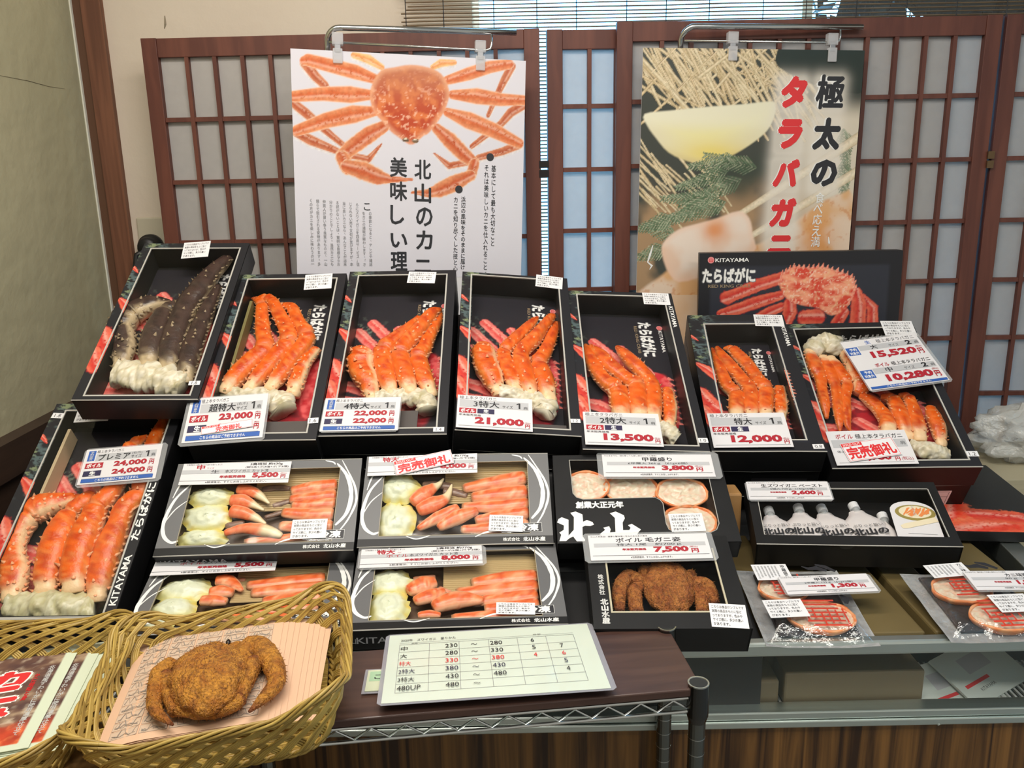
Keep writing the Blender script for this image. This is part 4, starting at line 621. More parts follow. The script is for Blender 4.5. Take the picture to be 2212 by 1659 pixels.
def shoulder(parent,pl,seed,legs,pal):
    P,tv=catmull(pl,14); m=MB(); n=34; vs=[];cols=[]; N=len(P)
    Q=[Vector(p[:3])/1000 for p in P]
    for i in range(N):
        t=(Q[min(i+1,N-1)]-Q[max(i-1,0)]).normalized(); s=t.cross(Vector((0,0,1))).normalized(); up=s.cross(t)
        for j in range(n):
            a=2*math.pi*j/n; d=s*math.cos(a)+up*math.sin(a)*.75; w=Q[i]+d*.018
            r=P[i][3]/1000*1.20*(1+.30*fbm(w+Vector((seed*.1,0,0)),55)+.34*(.32-abs(MN.noise(w*75+Vector((0,seed,0)))))+.10*MN.noise(w*210)); p=Q[i]+d*r; vs.append(p)
            k=fbm(p+Vector((0,0,seed)),70); c=lerp(((.70,.62,.44) if seed<55 else (.56,.52,.30)),(.80,.74,.60) if seed<55 else (.68,.64,.44),ss(-.3,.4,k)); c=lerp(c,(.42,.36,.17),.7*ss(.15,.6,MN.noise(p*48+Vector((seed,3,1))))); c=lerp(c,(.45,.38,.22),.55*math.exp(-(MN.noise(p*95)/.10)**2)); cols.append(c)
    fs=[(i*n+j,i*n+(j+1)%n,(i+1)*n+(j+1)%n,(i+1)*n+j) for i in range(N-1) for j in range(n)]+[tuple(range(n-1,-1,-1)),tuple((N-1)*n+j for j in range(n))]
    m.add(vs,fs,WET,cols); o=m.obj('shoulder',parent,smooth=True); o['label']='cream coloured shoulder meat'
CL={'1':'dark brown raw king crab cluster in the back left box','2':'orange crab cluster with legs bent at the top, in the 1.6 box','3':'orange boiled crab cluster bending right, in the box marked 1.4','4':'orange boiled crab cluster in the middle box marked 1.2','5':'orange boiled crab cluster leaning left in the box marked 1.0','6':'orange boiled crab cluster in the narrow box marked 0.8','7a':'upper crab cluster with legs pointing down in the wide right box','7b':'lower crab cluster with legs pointing up in the wide right box','0':'very large orange crab cluster with a pale claw in the front left box'}
for si,(k,d) in enumerate(DATA['crab'].items()):
    e=tag(empty('king_crab_cluster',pose('b'+k[0])),CL[k],'crab','king crab clusters')
    pal=RAW if k=='1' else OR
    for j,(nme,pl) in enumerate(d.items()):
        if nme=='S': shoulder(e,pl,si*7+j,d,pal)
        elif nme in 'A' and k in '1034' and len(k)==1: limb(e,'claw_arm',pl,pal,si*10+j,arm=True,inner=1)
        elif nme=='D' and k not in '1034': limb(e,'claw_arm',pl,pal,si*10+j,arm=True,inner=1)
        else: limb(e,'leg',pl,pal,si*10+j)
# ---------------------------------------------------------------- flat gift sets with grey lids
MAT_=mat('bamboo mat',(.50,.36,.17),.5)
def grey_box(key,wkey,label,name):
    Wd,L=dims(key); b,u,v,a,ww,wl=DATA['card'][wkey]; T=pose(key); h=.042
    e=tag(empty('gift_box',T),label,'box','flat grey gift boxes'); hw,hl=Wd/2,L/2; t=.003
    x0,x1,y0,y1=u-ww/2,u+ww/2,v-wl/2,v+wl/2
    m=MB(); m.box(-hw,hw,-hl,hl,-h,-h+.003,BLACK)
    for bx in ((-hw,-hw+t,-hl,hl),(hw-t,hw,-hl,hl),(-hw+t,hw-t,-hl,-hl+t),(-hw+t,hw-t,hl-t,hl)): m.box(*bx,-h+.003,-.0012,BLACK)
    m.obj('tray',e)
    p=Pr(Wd,L); f0=-hl+.016
    for X0,Y0,X1,Y1 in ((-hw,f0,hw,y0),(-hw,y1,hw,hl),(-hw,y0,x0,y1),(x1,y0,hw,y1)): p.box(X0,X1,Y0,Y1,-.0012,0,GREYCARD)
    p.box(-hw,hw,-hl,f0,-.0012,0,BLACK); p.z=.0001
    B=lambda pts,w: p.ribbon([(x,y,w*f) for (x,y),f in zip(pts,(.25,.9,1.2,1,.9,.3,.2)[:len(pts)])],WHITE)
    def arc(pts,w): 
        P,_=catmull([(x,y,0) for x,y in pts],8); n=len(P); p.ribbon([(q[0],q[1],w*(.2+math.sin(math.pi*(i+.3)/(n+.3))**.7*(.8+.25*MN.noise((q[0]*90,q[1]*90,3))))) for i,q in enumerate(P)],WHITE)
    arc([(.128,.091),(.150,.060),(.161,.018),(.156,-.022),(.138,-.048)],.0042)
    arc([(.137,.098),(.156,.060),(.168,.030),(.171,.000),(.160,-.036),(.145,-.062)],.0022)
    arc([(-.141,.052),(-.163,.018),(-.172,-.028),(-.166,-.058),(-.150,-.073),(-.138,-.070)],.0034)
    arc([(-.139,.016),(-.158,-.004),(-.172,-.034)],.0012); arc([(-.120,.099),(-.156,.062),(-.168,.022)],.0016)
    arc([(-.09,-.079),(-.070,-.086),(-.045,-.079)],.0012); arc([(.035,-.084),(.055,-.075),(.08,-.073),(.10,-.077)],.0018); arc([(.105,.098),(.12,.094),(.125,.088)],.0016)
    p.rect(.083,-.0765,.073,.019,INK); p.outline(.083,-.0765,.073,.019,.0006,WHITE); p.text('要冷凍',.089,-.0745,.061,.0155,WHITE,.05)
    p.text('株式会社',.085,-.0945,.030,.0075,WHITE,.02); p.text('北山水産',.121,-.0952,.040,.0088,WHITE,.04)
    p.obj('lid',e)
    q=MB()
    for k in ((x0-.0012,x0,y0,y1),(x1,x1+.0012,y0,y1),(x0,x1,y0-.0012,y0),(x0,x1,y1,y1+.0012)): q.box(*k,-.002,.0004,mat('window cut edge',(.36,.31,.22),.5))
    q.obj('window_edge',e)
    q=MB(); c0=[];
    nx,ny=26,16; vs=[];
    for j in range(ny+1):
        for i in range(nx+1):
            x=x0+ww*i/nx; y=y0+wl*j/ny; vs.append((x,y,.0012+(.0009*MN.noise((x*45,y*45,hash(key[0])%7 if False else ord(key[0]))) if 0<i<nx and 0<j<ny else 0)))
    q.add(vs,[(j*(nx+1)+i,j*(nx+1)+i+1,(j+1)*(nx+1)+i+1,(j+1)*(nx+1)+i) for j in range(ny) for i in range(nx)],FILM); q.obj('window_film',e,smooth=True)
    q=MB(); q.box(-hw+.004,hw-.004,-hl+.004,hl-.004,-h+.004,-h+.0085,mat('brown tray liner',(.11,.062,.036),.5)); y=y1+.012
    while y>y0+wl*.50: q.tube([(x0+ww*.42,y,-.0215),(x1+.008,y,-.0215)],.0024,MAT_,n=6,flat=.7); y-=.0050
    q.obj('bamboo_mat',e)
    f=MB(); f.tube([(-hw,-hl,-.001),(-hw*.4,-hl-.001,.0006),(hw*.5,-hl,0),(hw,-hl,-.001)],.0011,EDGE,n=5); f.obj('film_fold',e); f=MB(); f.tube([(-hw,hl,-.001),(hw*.2,hl+.001,.0008),(hw,hl,0)],.0009,EDGE,n=5); f.obj('film_fold',e)
    p=Card(Wd,h); p.text('KITAYAMA',-Wd/2+.015,-.008,.11,.013,LGREY,.01); p.text('山',-Wd/2+.003,-.008,.011,.013,LGREY); p.obj('front_print',e,T=Matrix.Translation((0,-hl-.0003,-h/2))@Matrix.Rotation(R(90),4,'X'))
    sk='S'+key
    if sk in DATA['card']: sticker(sk,e,.003)
    return e
FOODN={'A':'upper left','B':'upper middle','D':'lower middle','A2':'lower left'}
ORD=['first','second','third','fourth','fifth','sixth']
GB={}
GB['A']=grey_box('A','WA','grey raw snow crab gift box at the upper left, marked 中 5,500','A'); GB['B']=grey_box('B','WB','grey snow crab gift box with the sold out price card, upper middle','B')
GB['D']=grey_box('D','WD','grey boiled snow crab gift box marked 8,000, above the size chart','D'); GB['A2']=grey_box('A2','WA2','grey boiled snow crab gift box marked 5,500, behind the wicker basket','A2')
def limb2(name,pts,h,colf,T,label,cat,group,flat=.62,seed=0,kr=1.0):
    """slender piece lying in a gift box, pts = (u,v,r) mm"""
    P,tv=catmull([(x,y,h*1000,r) for x,y,r in pts],7); m=MB(); n=12; N=len(P); Q=[Vector(p[:3])/1000 for p in P]; c0=sum(Q,Vector())/N
    vs=[];cols=[]
    for i in range(N):
        t=(Q[min(i+1,N-1)]-Q[max(i-1,0)]).normalized(); s=t.cross(Vector((0,0,1))).normalized(); up=s.cross(t); e_=1-.25*(i==0 or i==N-1)
        for j in range(n):
            a=2*math.pi*j/n; ca,sa=math.cos(a),math.sin(a); w=Q[i]+s*ca*.004
            r=max(P[i][3],.5)/1000*kr*e_*(1+.07*fbm(w+Vector((seed,0,0)),110)); p=Q[i]+s*ca*r+up*sa*r*flat; vs.append(p-c0); cols.append(colf(p,ca,sa,tv[i]/(len(pts)-1),seed))
    fs=[(i*n+j,i*n+(j+1)%n,(i+1)*n+(j+1)%n,(i+1)*n+j) for i in range(N-1) for j in range(n)]+[tuple(range(n-1,-1,-1)),tuple((N-1)*n+j for j in range(n))]
    m.add(vs,fs,WET,cols); o=m.obj(name,smooth=True); o.matrix_world=T@Matrix.Translation(c0); return tag(o,label,cat,group)
def c_leg(p,ca,sa,t,s):
    k=MN.noise(p*140+Vector((s,0,0))); c=lerp((.84,.20,.055),(.68,.095,.020),ss(-.4,.5,k)); c=lerp(c,(.90,.60,.38),.85*ss(.72,.97,abs(ca))); c=lerp(c,(.92,.47,.25),.75*ss(.0,.45,MN.noise(Vector((p.x*50,p.y*380,s))))); c=lerp(c,(.55,.07,.02),.6*ss(.2,.5,MN.noise(Vector((p.x*70,p.y*300,s+7)))))
    return lerp((.38,.22,.12),c,ss(0,.10,t))
def c_claw(p,ca,sa,t,s):
    k=MN.noise(p*160+Vector((s,0,0))); c=lerp((.86,.25,.10),(.78,.14,.045),ss(-.4,.5,k)); c=lerp(c,(.86,.62,.40),.7*ss(.7,.95,-ca)); 
    f=(.42,.28,.13) if s%2 else (.50,.36,.18); return lerp(c,lerp(f,(.78,.66,.42),ss(.3,.9,sa)),ss(.55,.68,t))
def c_clawb(p,ca,sa,t,s): return lerp(c_leg(p,ca,sa,.5,s),(.88,.55,.32),.6*ss(.6,.95,-ca))
def c_stick(p,ca,sa,t,s): return lerp((.17,.095,.070),(.30,.18,.12),ss(-.3,.5,MN.noise(Vector((p.x*80,p.y*380,s)))))
def c_stickb(p,ca,sa,t,s): return lerp((.62,.20,.10),(.75,.36,.24),ss(-.3,.5,MN.noise(Vector((p.x*80,p.y*380,s)))))
def cabbage(u,v,rx,ry,h,T,label,group,seed):
    m=MB(); vs=[];cols=[];nu,nv=40,14
    for j in range(nv+1):
        q=j/nv
        for i in range(nu):
            ph=6.2832*i/nu; w=Vector((math.cos(ph),math.sin(ph),seed)); rr=1+.13*MN.noise(w*1.3)+.025*math.sin(ph*11+seed)*q*q
            fr=(.13*MN.noise(w*4.5)+.13*MN.noise(w*10))*q**3; x=rx/1000*rr*(q+fr)*math.cos(ph); y=ry/1000*rr*(q+fr*.8)*math.sin(ph)
            lay=.0022*math.floor(2.6*q+.5*MN.noise(w*2))
            z=.011*(1-q**2.2)-lay+.0022*fr*8*(1 if q>.6 else 0)+.0016*MN.noise(Vector((x*70,y*70,seed)))
            vs.append((x,y,z)); g=ss(.45,1,q+.25*MN.noise(Vector((x*50,y*50,seed+4))))
            c=lerp((.72,.75,.56),(.72,.66,.22),g); c=lerp(c,(.76,.56,.08),.8*ss(.62,.95,q)*ss(-.25,.25,MN.noise(w*3.5))); c=lerp(c,(.83,.84,.70),.6*max(0,MN.noise(Vector((x*25,y*90,seed))))); cols.append(c)
    m.add(vs,[(j*nu+i,j*nu+(i+1)%nu,(j+1)*nu+(i+1)%nu,(j+1)*nu+i) for j in range(nv) for i in range(nu)],WET,cols)
    o=m.obj('cabbage_piece',smooth=True); o.matrix_world=T@Matrix.Translation((u/1000,v/1000,h)); tag(o,label,'cabbage',group)
for b,d in DATA['food'].items():
    T=pose(b); raw=b in('A','B'); W_=FOODN[b]+' grey gift box'
    n=len(d['cab'])
    for i,(u,v,rx,ry) in enumerate(d['cab']): cabbage(u,v,rx*1.16,min(ry*1.2,46),-.0150-.0012*i,T,'pale cabbage piece in the %s, %s from the top'%(W_,ORD[i]),'cabbage leaves in the gift boxes',i*3+len(b)*5+ord(b[0]))
    lg=sorted(d['leg'],key=lambda p:-p[-1][1])
    for i,p in enumerate(lg): limb2('crab_meat_stick',p,-.0165,c_leg,T,'orange crab meat stick in the %s, %s from the top'%(W_,ORD[i]),'crab meat','crab meat sticks in the gift boxes',seed=i+ord(b[0]),kr=1.28,flat=.52)
    for i,p in enumerate(sorted(d['claw'],key=lambda p:-p[0][1])):
        f=c_claw if raw and len(p)>3 else c_clawb
        limb2('crab_pincer',p,-.0115,f,T,'%s in the %s, %s from the top'%('crab pincer with brown tip' if f is c_claw else 'orange crab pincer piece',W_,ORD[i]),'crab claw','crab pincer pieces in the gift boxes',seed=i*2+ord(b[0]),kr=1.22,flat=.62)
    for i,p in enumerate(d['stick']): limb2('crab_meat_strip',p,-.0210,c_stick if raw else c_stickb,T,'dark crab strip in the %s, %s from the top'%(W_,ORD[i]),'crab piece','shoulder strips in the gift boxes',seed=i)
# ---------------------------------------------------------------- black box of filled crab shells
Wd,L=dims('Cb'); T=pose('Cb'); hw,hl=Wd/2,L/2
e=tag(empty('gift_box',T),'black gift box with large white brush lettering and crab shells in its window','box')
m=MB(); h=.045; m.box(-hw,hw,-hl,hl,-h,-h+.003,BLACK)
for bx in ((-hw,-hw+.003,-hl,hl),(hw-.003,hw,-hl,hl),(-hw,hw,-hl,-hl+.003),(-hw,hw,hl-.003,hl)): m.box(*bx,-h+.003,-.0015,BLACK)
m.box(-hw+.003,hw-.003,-hl+.003,hl-.003,-h+.003,-h+.006,mat('brown tray liner')); m.obj('tray',e)
# lid with a stepped window: outer rectangle minus the cut-out
cut=[(x/1000,y/1000) for x,y in DATA['cutC']]
p=Pr(Wd,L)
from mathutils.geometry import tessellate_polygon
outer=[Vector((x,y,0)) for x,y in ((-hw,-hl),(hw,-hl),(hw,hl),(-hw,hl))]; inner=[Vector((x,y,0)) for x,y in cut]
allv=outer+inner; tri=tessellate_polygon([outer,inner]); p.add([tuple(v) for v in allv],[t if (allv[t[1]]-allv[t[0]]).cross(allv[t[2]]-allv[t[0]]).z>0 else tuple(reversed(t)) for t in tri],BLACK)
n=len(cut); p.add([(x,y,z) for x,y in cut for z in (0,-.002)],[(2*i,2*((i+1)%n),2*((i+1)%n)+1,2*i+1) for i in range(n)],BLACK)
p.z=.0003
for k,pl in DATA['kanji'].items(): p.poly([(x/1000,y/1000) for x,y in pl],WHITE)
p.text('創業大正元年',-.125,-.028,.088,.017,WHITE,.055); p.rect(.022,-.102,.016,.004,mat('maroon ink'))
p.obj('lid',e); sticker('SC',e,.0016)
m=MB(); m.tube([(x,y,.0003) for x,y in cut+[cut[0]]],.0008,EDGE,n=4); m.obj('window_edge',e)
m=MB(); m.quad([(x,y,.0002) for x,y in cut][::-1],FILM); m.obj('window_film',e)
def filled_shell(u,v,rx,ry,T,label,group,seed,h=-.014,parent=None):
    e=empty('crab_shell_gratin' if not parent else 'crab_shell')
    if parent: e.parent=parent; e.matrix_local=Matrix.Translation((u/1000,v/1000,h))
    else: e.matrix_world=T@Matrix.Translation((u/1000,v/1000,h)); tag(e,label,'crab shell',group)
    rx,ry=rx/1000,ry/1000; m=MB(); n=36; prof=[(.55,-.014),(.88,-.010),(1.0,0),(1.0,.004),(.93,.004),(.90,-.002)]; vs=[];cols=[]
    for q,z in prof:
        for i in range(n):
            a=6.2832*i/n; w=Vector((math.cos(a),math.sin(a),seed)); r=1+.05*MN.noise(w*2)+(.02*math.sin(i*5) if q>=1 else 0); vs.append((rx*q*r*math.cos(a),ry*q*r*math.sin(a),z)); cols.append(lerp((.78,.20,.055),(.86,.42,.20),ss(-.3,.4,MN.noise(w*4))))
    m.add(vs,[(k*n+i,k*n+(i+1)%n,(k+1)*n+(i+1)%n,(k+1)*n+i) for k in range(len(prof)-1) for i in range(n)]+[tuple(range(n-1,-1,-1))],SHELL,cols); m.obj('shell',e,smooth=True)
    m=MB(); vs=[];cols=[]; nv=16; nu=44
    for j in range(nv+1):
        q=.93*j/nv
        for i in range(nu):
            a=6.2832*i/nu; x,y=rx*q*math.cos(a),ry*q*math.sin(a); k=fbm(Vector((x,y,seed)),130); vs.append((x,y,.003*(1-q*q)+.0026*k)); c=lerp((.72,.62,.46),(.78,.50,.36),ss(-.2,.5,MN.noise(Vector((x*90,y*160,seed+9))))); c=lerp(c,(.55,.33,.22),.5*ss(.2,.5,MN.noise(Vector((x*170,y*170,seed+2))))); c=lerp(c,(.86,.80,.68),.5*ss(.1,.5,k)); cols.append(c)
    m.add(vs,[(j*nu+i,j*nu+(i+1)%nu,(j+1)*nu+(i+1)%nu,(j+1)*nu+i) for j in range(nv) for i in range(nu)],WET,cols); m.obj('crab_meat_filling',e,smooth=True)
    return e
for i,(u,v,rx,ry) in enumerate(DATA['shell']):
    filled_shell(u,v,[44,54,50,50][i],[38,39,37,37][i],T,'meat-filled crab shell in the black lettered box, '+['far left','second from the left','upper right','lower right under the sticker'][i],'filled crab shells in the lettered box',i*3,h=-.014-.003*(i==1))
# ---------------------------------------------------------------- hairy crabs
def c_hair(p,seed,dark=0,pal=0):
    k=fbm(p+Vector((seed,0,0)),60); a,b=(((.64,.270,.030),(.44,.145,.013)) if not pal else ((.56,.200,.045),(.36,.100,.022)))
    c=lerp(a,b,ss(-.4,.5,k)); c=lerp(c,(.13,.035,.006),.75*ss(.15,.5,MN.noise(p*300))); return lerp(c,(.60,.27,.05),.45*ss(.1,.5,MN.noise(p*170)))
def hlimb(parent,name,pts,h,seed,pal,kz=.85,tip=False):
    P,tv=catmull([(x,y,(h+ (r*.25 if True else 0)/1000)*1000,r) for x,y,r in pts],7); m=MB(); n=12; N=len(P); Q=[Vector(p[:3])/1000 for p in P]; rnd=random.Random(seed); vs=[];cols=[]; last=len(pts)-1
    for i in range(N):
        t=(Q[min(i+1,N-1)]-Q[max(i-1,0)]).normalized(); s=t.cross(Vector((0,0,1))).normalized(); up=s.cross(t)
        for j in range(n):
            a=6.2832*j/n; d=s*math.cos(a)+up*math.sin(a)*kz; w=Q[i]+d*.006; r=max(P[i][3],.5)/1000*1.06*(1+.09*fbm(w+Vector((seed,0,0)),120)+.06*MN.noise(w*420)); p=Q[i]+d*r; vs.append(p); cols.append(lerp(c_hair(p,seed,pal=pal),(.24,.06,.015),ss(.85,1,tv[i]/last) if tip else 0))
            if rnd.random()<.22 and P[i][3]>3: m.cone(p,d+t*.5,.0008,.0034,HAIRY,(.45,.16,.03),(.55,.24,.06),3)
    m.add(vs,[(i*n+j,i*n+(j+1)%n,(i+1)*n+(j+1)%n,(i+1)*n+j) for i in range(N-1) for j in range(n)]+[tuple(range(n-1,-1,-1)),tuple((N-1)*n+j for j in range(n))],HAIRY,cols)
    return m.obj(name,parent,smooth=True)
def hairy(T,D,label,h,cz,rz,pal,rot=0,kx=.95):
    e=tag(empty('hairy_crab',T),label,'crab','hairy crabs')
    u,v,rx,ry=[x/1000 for x in D['cara']]; rx*=kx; m=MB(); vs=[];cols=[];nu,nv=64,30; rnd=random.Random(int(rx*1e4)); Rt=Matrix.Rotation(rot,3,'Z')
    for j in range(nv+1):
        th=math.pi*j/nv
        for i in range(nu):
            ph=6.2832*i/nu; c_,s_=math.cos(ph),math.sin(ph); d=Vector((math.sin(th)*c_,math.sin(th)*s_,math.cos(th)))
            sh=1-.10*max(0,-d.y)*abs(d.x)+.05*max(0,d.y); rim=1+.035*math.cos(ph*13)*math.sin(th)**6*(1 if d.y>-.2 else .2)
            q=d*(1+.06*MN.noise(d*2.2)+.045*fbm(d,5)+.018*MN.noise(d*22)); z=q.z*rz*(1 if q.z>0 else .75); z-=.10*rz*math.exp(-((d.x*.9)**2+(d.y+.05)**2)/.05)*0
            g=.06*rz*(-math.exp(-((abs(d.x)-.33)/.08)**2)*(1 if d.z>.3 else 0)+MN.noise(d*4))
            p=Rt@Vector((rx*q.x*sh*rim,ry*q.y*sh*rim,0)); vs.append((p.x+u,p.y+v,z+cz+g)); P=Vector(vs[-1]); cols.append(c_hair(P,1,pal=pal))
            if d.z>-.1 and rnd.random()<.45: m.cone(P,Vector((d.x*.6,d.y*.6,d.z+.4)),.0007,.0026,HAIRY,(.42,.15,.03),(.56,.24,.06),3)
    m.add(vs,[(j*nu+i,j*nu+(i+1)%nu,(j+1)*nu+(i+1)%nu,(j+1)*nu+i) for j in range(nv) for i in range(nu)][::-1],HAIRY,cols); m.obj('carapace',e,smooth=True)
    for i,p in enumerate(D['legs']): hlimb(e,'leg',p,h,i+3,pal,tip=True)
    for i,p in enumerate(D['claws']): hlimb(e,'claw',p,h-.001,i+20,pal)
    m=MB()
    for i,p in enumerate(D['eyes']):
        x,y,r=p[0]; r=min(r,4); vs=[]; c0=Vector((u+(x/1000-u)*.9,v+(y/1000-v)*.84,cz+.004)); m.tube([c0+Vector((0,-.006,-.002)),c0,c0+Vector((0,.004,.001))],[r/1000*.7,r/1000,r/1000*.3],mat('dark eye',(.015,.008,.006),.2),n=8)
    m.obj('eye',e,smooth=True)
    return e
Wd,L=dims('Fb'); T=pose('Fb'); hw,hl=Wd/2,L/2; b,u,v,a,ww,wl=DATA['card']['WF']
e=tag(empty('gift_box',T),'black box whose window shows a whole hairy crab, behind the rack','box'); h=.055
m=MB(); m.box(-hw,hw,-hl,hl,-h,-h+.003,BLACK)
for bx in ((-hw,-hw+.003,-hl,hl),(hw-.003,hw,-hl,hl),(-hw,hw,-hl,-hl+.003),(-hw,hw,hl-.003,hl)): m.box(*bx,-h+.003,-.0015,BLACK)
m.obj('tray',e)
p=Pr(Wd,L); x0,x1,y0,y1=u-ww/2,u+ww/2,v-wl/2,v+wl/2
for bx in ((-hw,hw,-hl,y0),(-hw,hw,y1,hl),(-hw,x0,y0,y1),(x1,hw,y0,y1)): p.box(*bx,-.0015,0,BLACK)
p.z=.0002; p.vtext('株式会社',-.1085,-.032,.0095,.044,WHITE,.03); p.vtext('北山水産',-.1085,-.090,.0125,.050,WHITE,.05); p.obj('lid',e)
m=MB(); k=.003
for bx in ((x0-k,x0,y0-k,y1),(x1,x1+k,y0-k,y1),(x0,x1,y0-k,y0)): m.box(*bx,-.002,.0008,mat('pale window edge',(.52,.47,.34),.35))
m.obj('window_edge',e); m=MB(); m.quad([(x0,y0,.0004),(x1,y0,.0004),(x1,y1,.0004),(x0,y1,.0004)],FILM); m.obj('window_film',e); sticker('SF',e,.0014)
hairy(T,DATA['hc_box'],'reddish brown hairy crab in the window of the black box behind the rack',-.030,-.026,.020,1)
# ---------------------------------------------------------------- paste pouches box
Wd,L=dims('Eb'); T=pose('Eb'); hw,hl=Wd/2,L/2; b,u,v,a,ww,wl=DATA['card']['WE']; x0,x1,y0,y1=u-ww/2,u+ww/2,v-wl/2,v+wl/2
e=tag(empty('gift_box',T),'black window box of white crab paste pouches at the right','box'); h=.055
m=MB(); m.box(-hw,hw,-hl,hl,-h,-h+.003,BLACK)
for bx in ((-hw,-hw+.003,-hl,hl),(hw-.003,hw,-hl,hl),(-hw,hw,-hl,-hl+.003),(-hw,hw,hl-.003,hl)): m.box(*bx,-h+.003,-.0015,BLACK)
m.obj('tray',e); p=Pr(Wd,L)
for bx in ((-hw,hw,-hl,y0),(-hw,hw,y1,hl),(-hw,x0,y0,y1),(x1,hw,y0,y1)): p.box(*bx,-.0015,0,BLACK)
p.obj('lid',e); m=MB(); m.quad([(x0,y0,.0004),(x1,y0,.0004),(x1,y1,.0004),(x0,y1,.0004)],FILM); m.obj('window_film',e)
m=MB()
for bx in ((x0-.0015,x0,y0,y1),(x1,x1+.0015,y0,y1),(x0,x1,y1,y1+.0015)): m.box(*bx,-.002,.0006,EDGE)
m.tube([(-hw,-hl,0),(0,-hl-.001,.0005),(hw,-hl,0)],.001,EDGE,n=5); m.obj('window_edge',e)
m=MB(); n=16; m.add([(-.02+.013*math.cos(math.pi*i/n),-hl-.0004,-.001-.009*math.sin(math.pi*i/n)) for i in range(n+1)],[tuple(range(n+1))],mat('thumb notch',(.03,.03,.03),.6)); m.obj('thumb_notch',e)
PCH=mat('pale paste pouch',(.66,.60,.60),.25,coat=.3,noise=(25,(.72,.68,.67),.3)); CAP=mat('white screw cap',(.75,.75,.77),.35); CLR=mat('clear pouch rim',(.75,.78,.78),.1,trans=.35,spec=.8)
for i,(x,lean,sc_) in enumerate(((-.128,.10,.95),(-.076,.05,1),(-.020,.15,1.04),(.040,.14,1.08),(.072,.0,.8))):
    Tp=T@Matrix.Translation((x,-.070,-.030+.003*(i%2)))@Matrix.Rotation(lean,4,'Z'); q=tag(empty('paste_pouch',Tp),'white crab paste pouch with brush lettering, '+['leftmost in the paste box','second from the left in the paste box','third from the left in the paste box','tall, next to the recipe card','half hidden behind the recipe card'][i],'pouch','crab paste pouches in the black box')
    w0=.042*sc_ if i<4 else .014; Hh=.094*sc_; m=MB(); vs=[];nu,nv=14,12
    for sgn in (1,-1):
        for j in range(nv+1):
            t=j/nv
            hw_=w0*(1 if t<.5 else 1-.68*ss(.58,1,t))
            for k in range(nu+1):
                s_=k/nu*2-1; z=sgn*.013*(1-s_**4)*(1-(2*t-.9)**4*.6 if t<1 else .4)*max(.15,1-t*.3); vs.append((s_*hw_,t*Hh,z+.0012*MN.noise((s_*3,t*5,i)) if sgn>0 else z))
    o=(nu+1)*(nv+1); fs=[(j*(nu+1)+k,j*(nu+1)+k+1,(j+1)*(nu+1)+k+1,(j+1)*(nu+1)+k) for j in range(nv) for k in range(nu)]; fs+=[tuple(o+x for x in reversed(f)) for f in fs]
    m.add(vs,fs,PCH); m.obj('pouch_body',q,smooth=True)
    m=MB(); m.tube([(0,Hh-.004,0),(0,Hh+.006,0)],.0075,CLR,n=14); m.obj('spout',q,smooth=True)
    m=MB(); m.tube([(0,Hh+.005,0),(0,Hh+.020,0),(0,Hh+.021,0)],[.0098,.0098,.008],CAP,n=18); m.obj('cap',q)
    if i<4:
        p=Pr(.05,.05,.0145); p.text('ぷりっと旨い',-w0*.62,.045,w0*1.25,.008,INK,0); p.text('北山の',-w0*.72,.024,w0*1.45,.018,INK,.05); p.obj('pouch_print',q)
b,lu,lv,la,lw,lh=DATA['card']['LE']
q=tag(empty('recipe_card',T@Matrix.Translation((.120,-.008,-.008))@Matrix.Rotation(R(-3),4,'Z')),'white round-topped recipe card with a hotpot picture in the paste box','card')
lw,lh=.080,.098; pts=[(-lw/2,-lh/2),(lw/2,-lh/2),(lw/2,lh*.22)]+[(lw/2*math.cos(R(a)),lh*.22+lh*.28*math.sin(R(a))) for a in range(15,180,15)]+[(-lw/2,lh*.22)]
p=Pr(lw,lh); p.prism(pts,-.0008,0,PAPER); p.poly([(.004+.036*math.cos(R(a)),.017+.022*math.sin(R(a))) for a in range(0,360,15)],mat('olive bowl ink',(.30,.24,.06),.5)); p.poly([(.004+.029*math.cos(R(a)),.019+.017*math.sin(R(a))) for a in range(0,360,15)],mat('cream ink',(.80,.70,.50),.5))
for i in range(16): p.ribbon([(-.018+i*.0027,.010+.004*math.sin(i),.0012),(-.010+i*.0026,.022+.006*math.sin(i*1.7),.0019),(-.006+i*.0025,.028+.003*math.sin(i*2.3),.001)],mat('orange ink',(.80,.25,.07),.5))
p.ribbon([(-.028,-.024,.004),(-.02,-.021,.0065),(.038,.000,.0065)],mat('cream ink')); p.vtext('かにつみれ',-.001,.006,.006,.03,WHITE,.02); p.rect(-.02,-.041,.05,.0012,LGREY); p.obj('card_face',q)
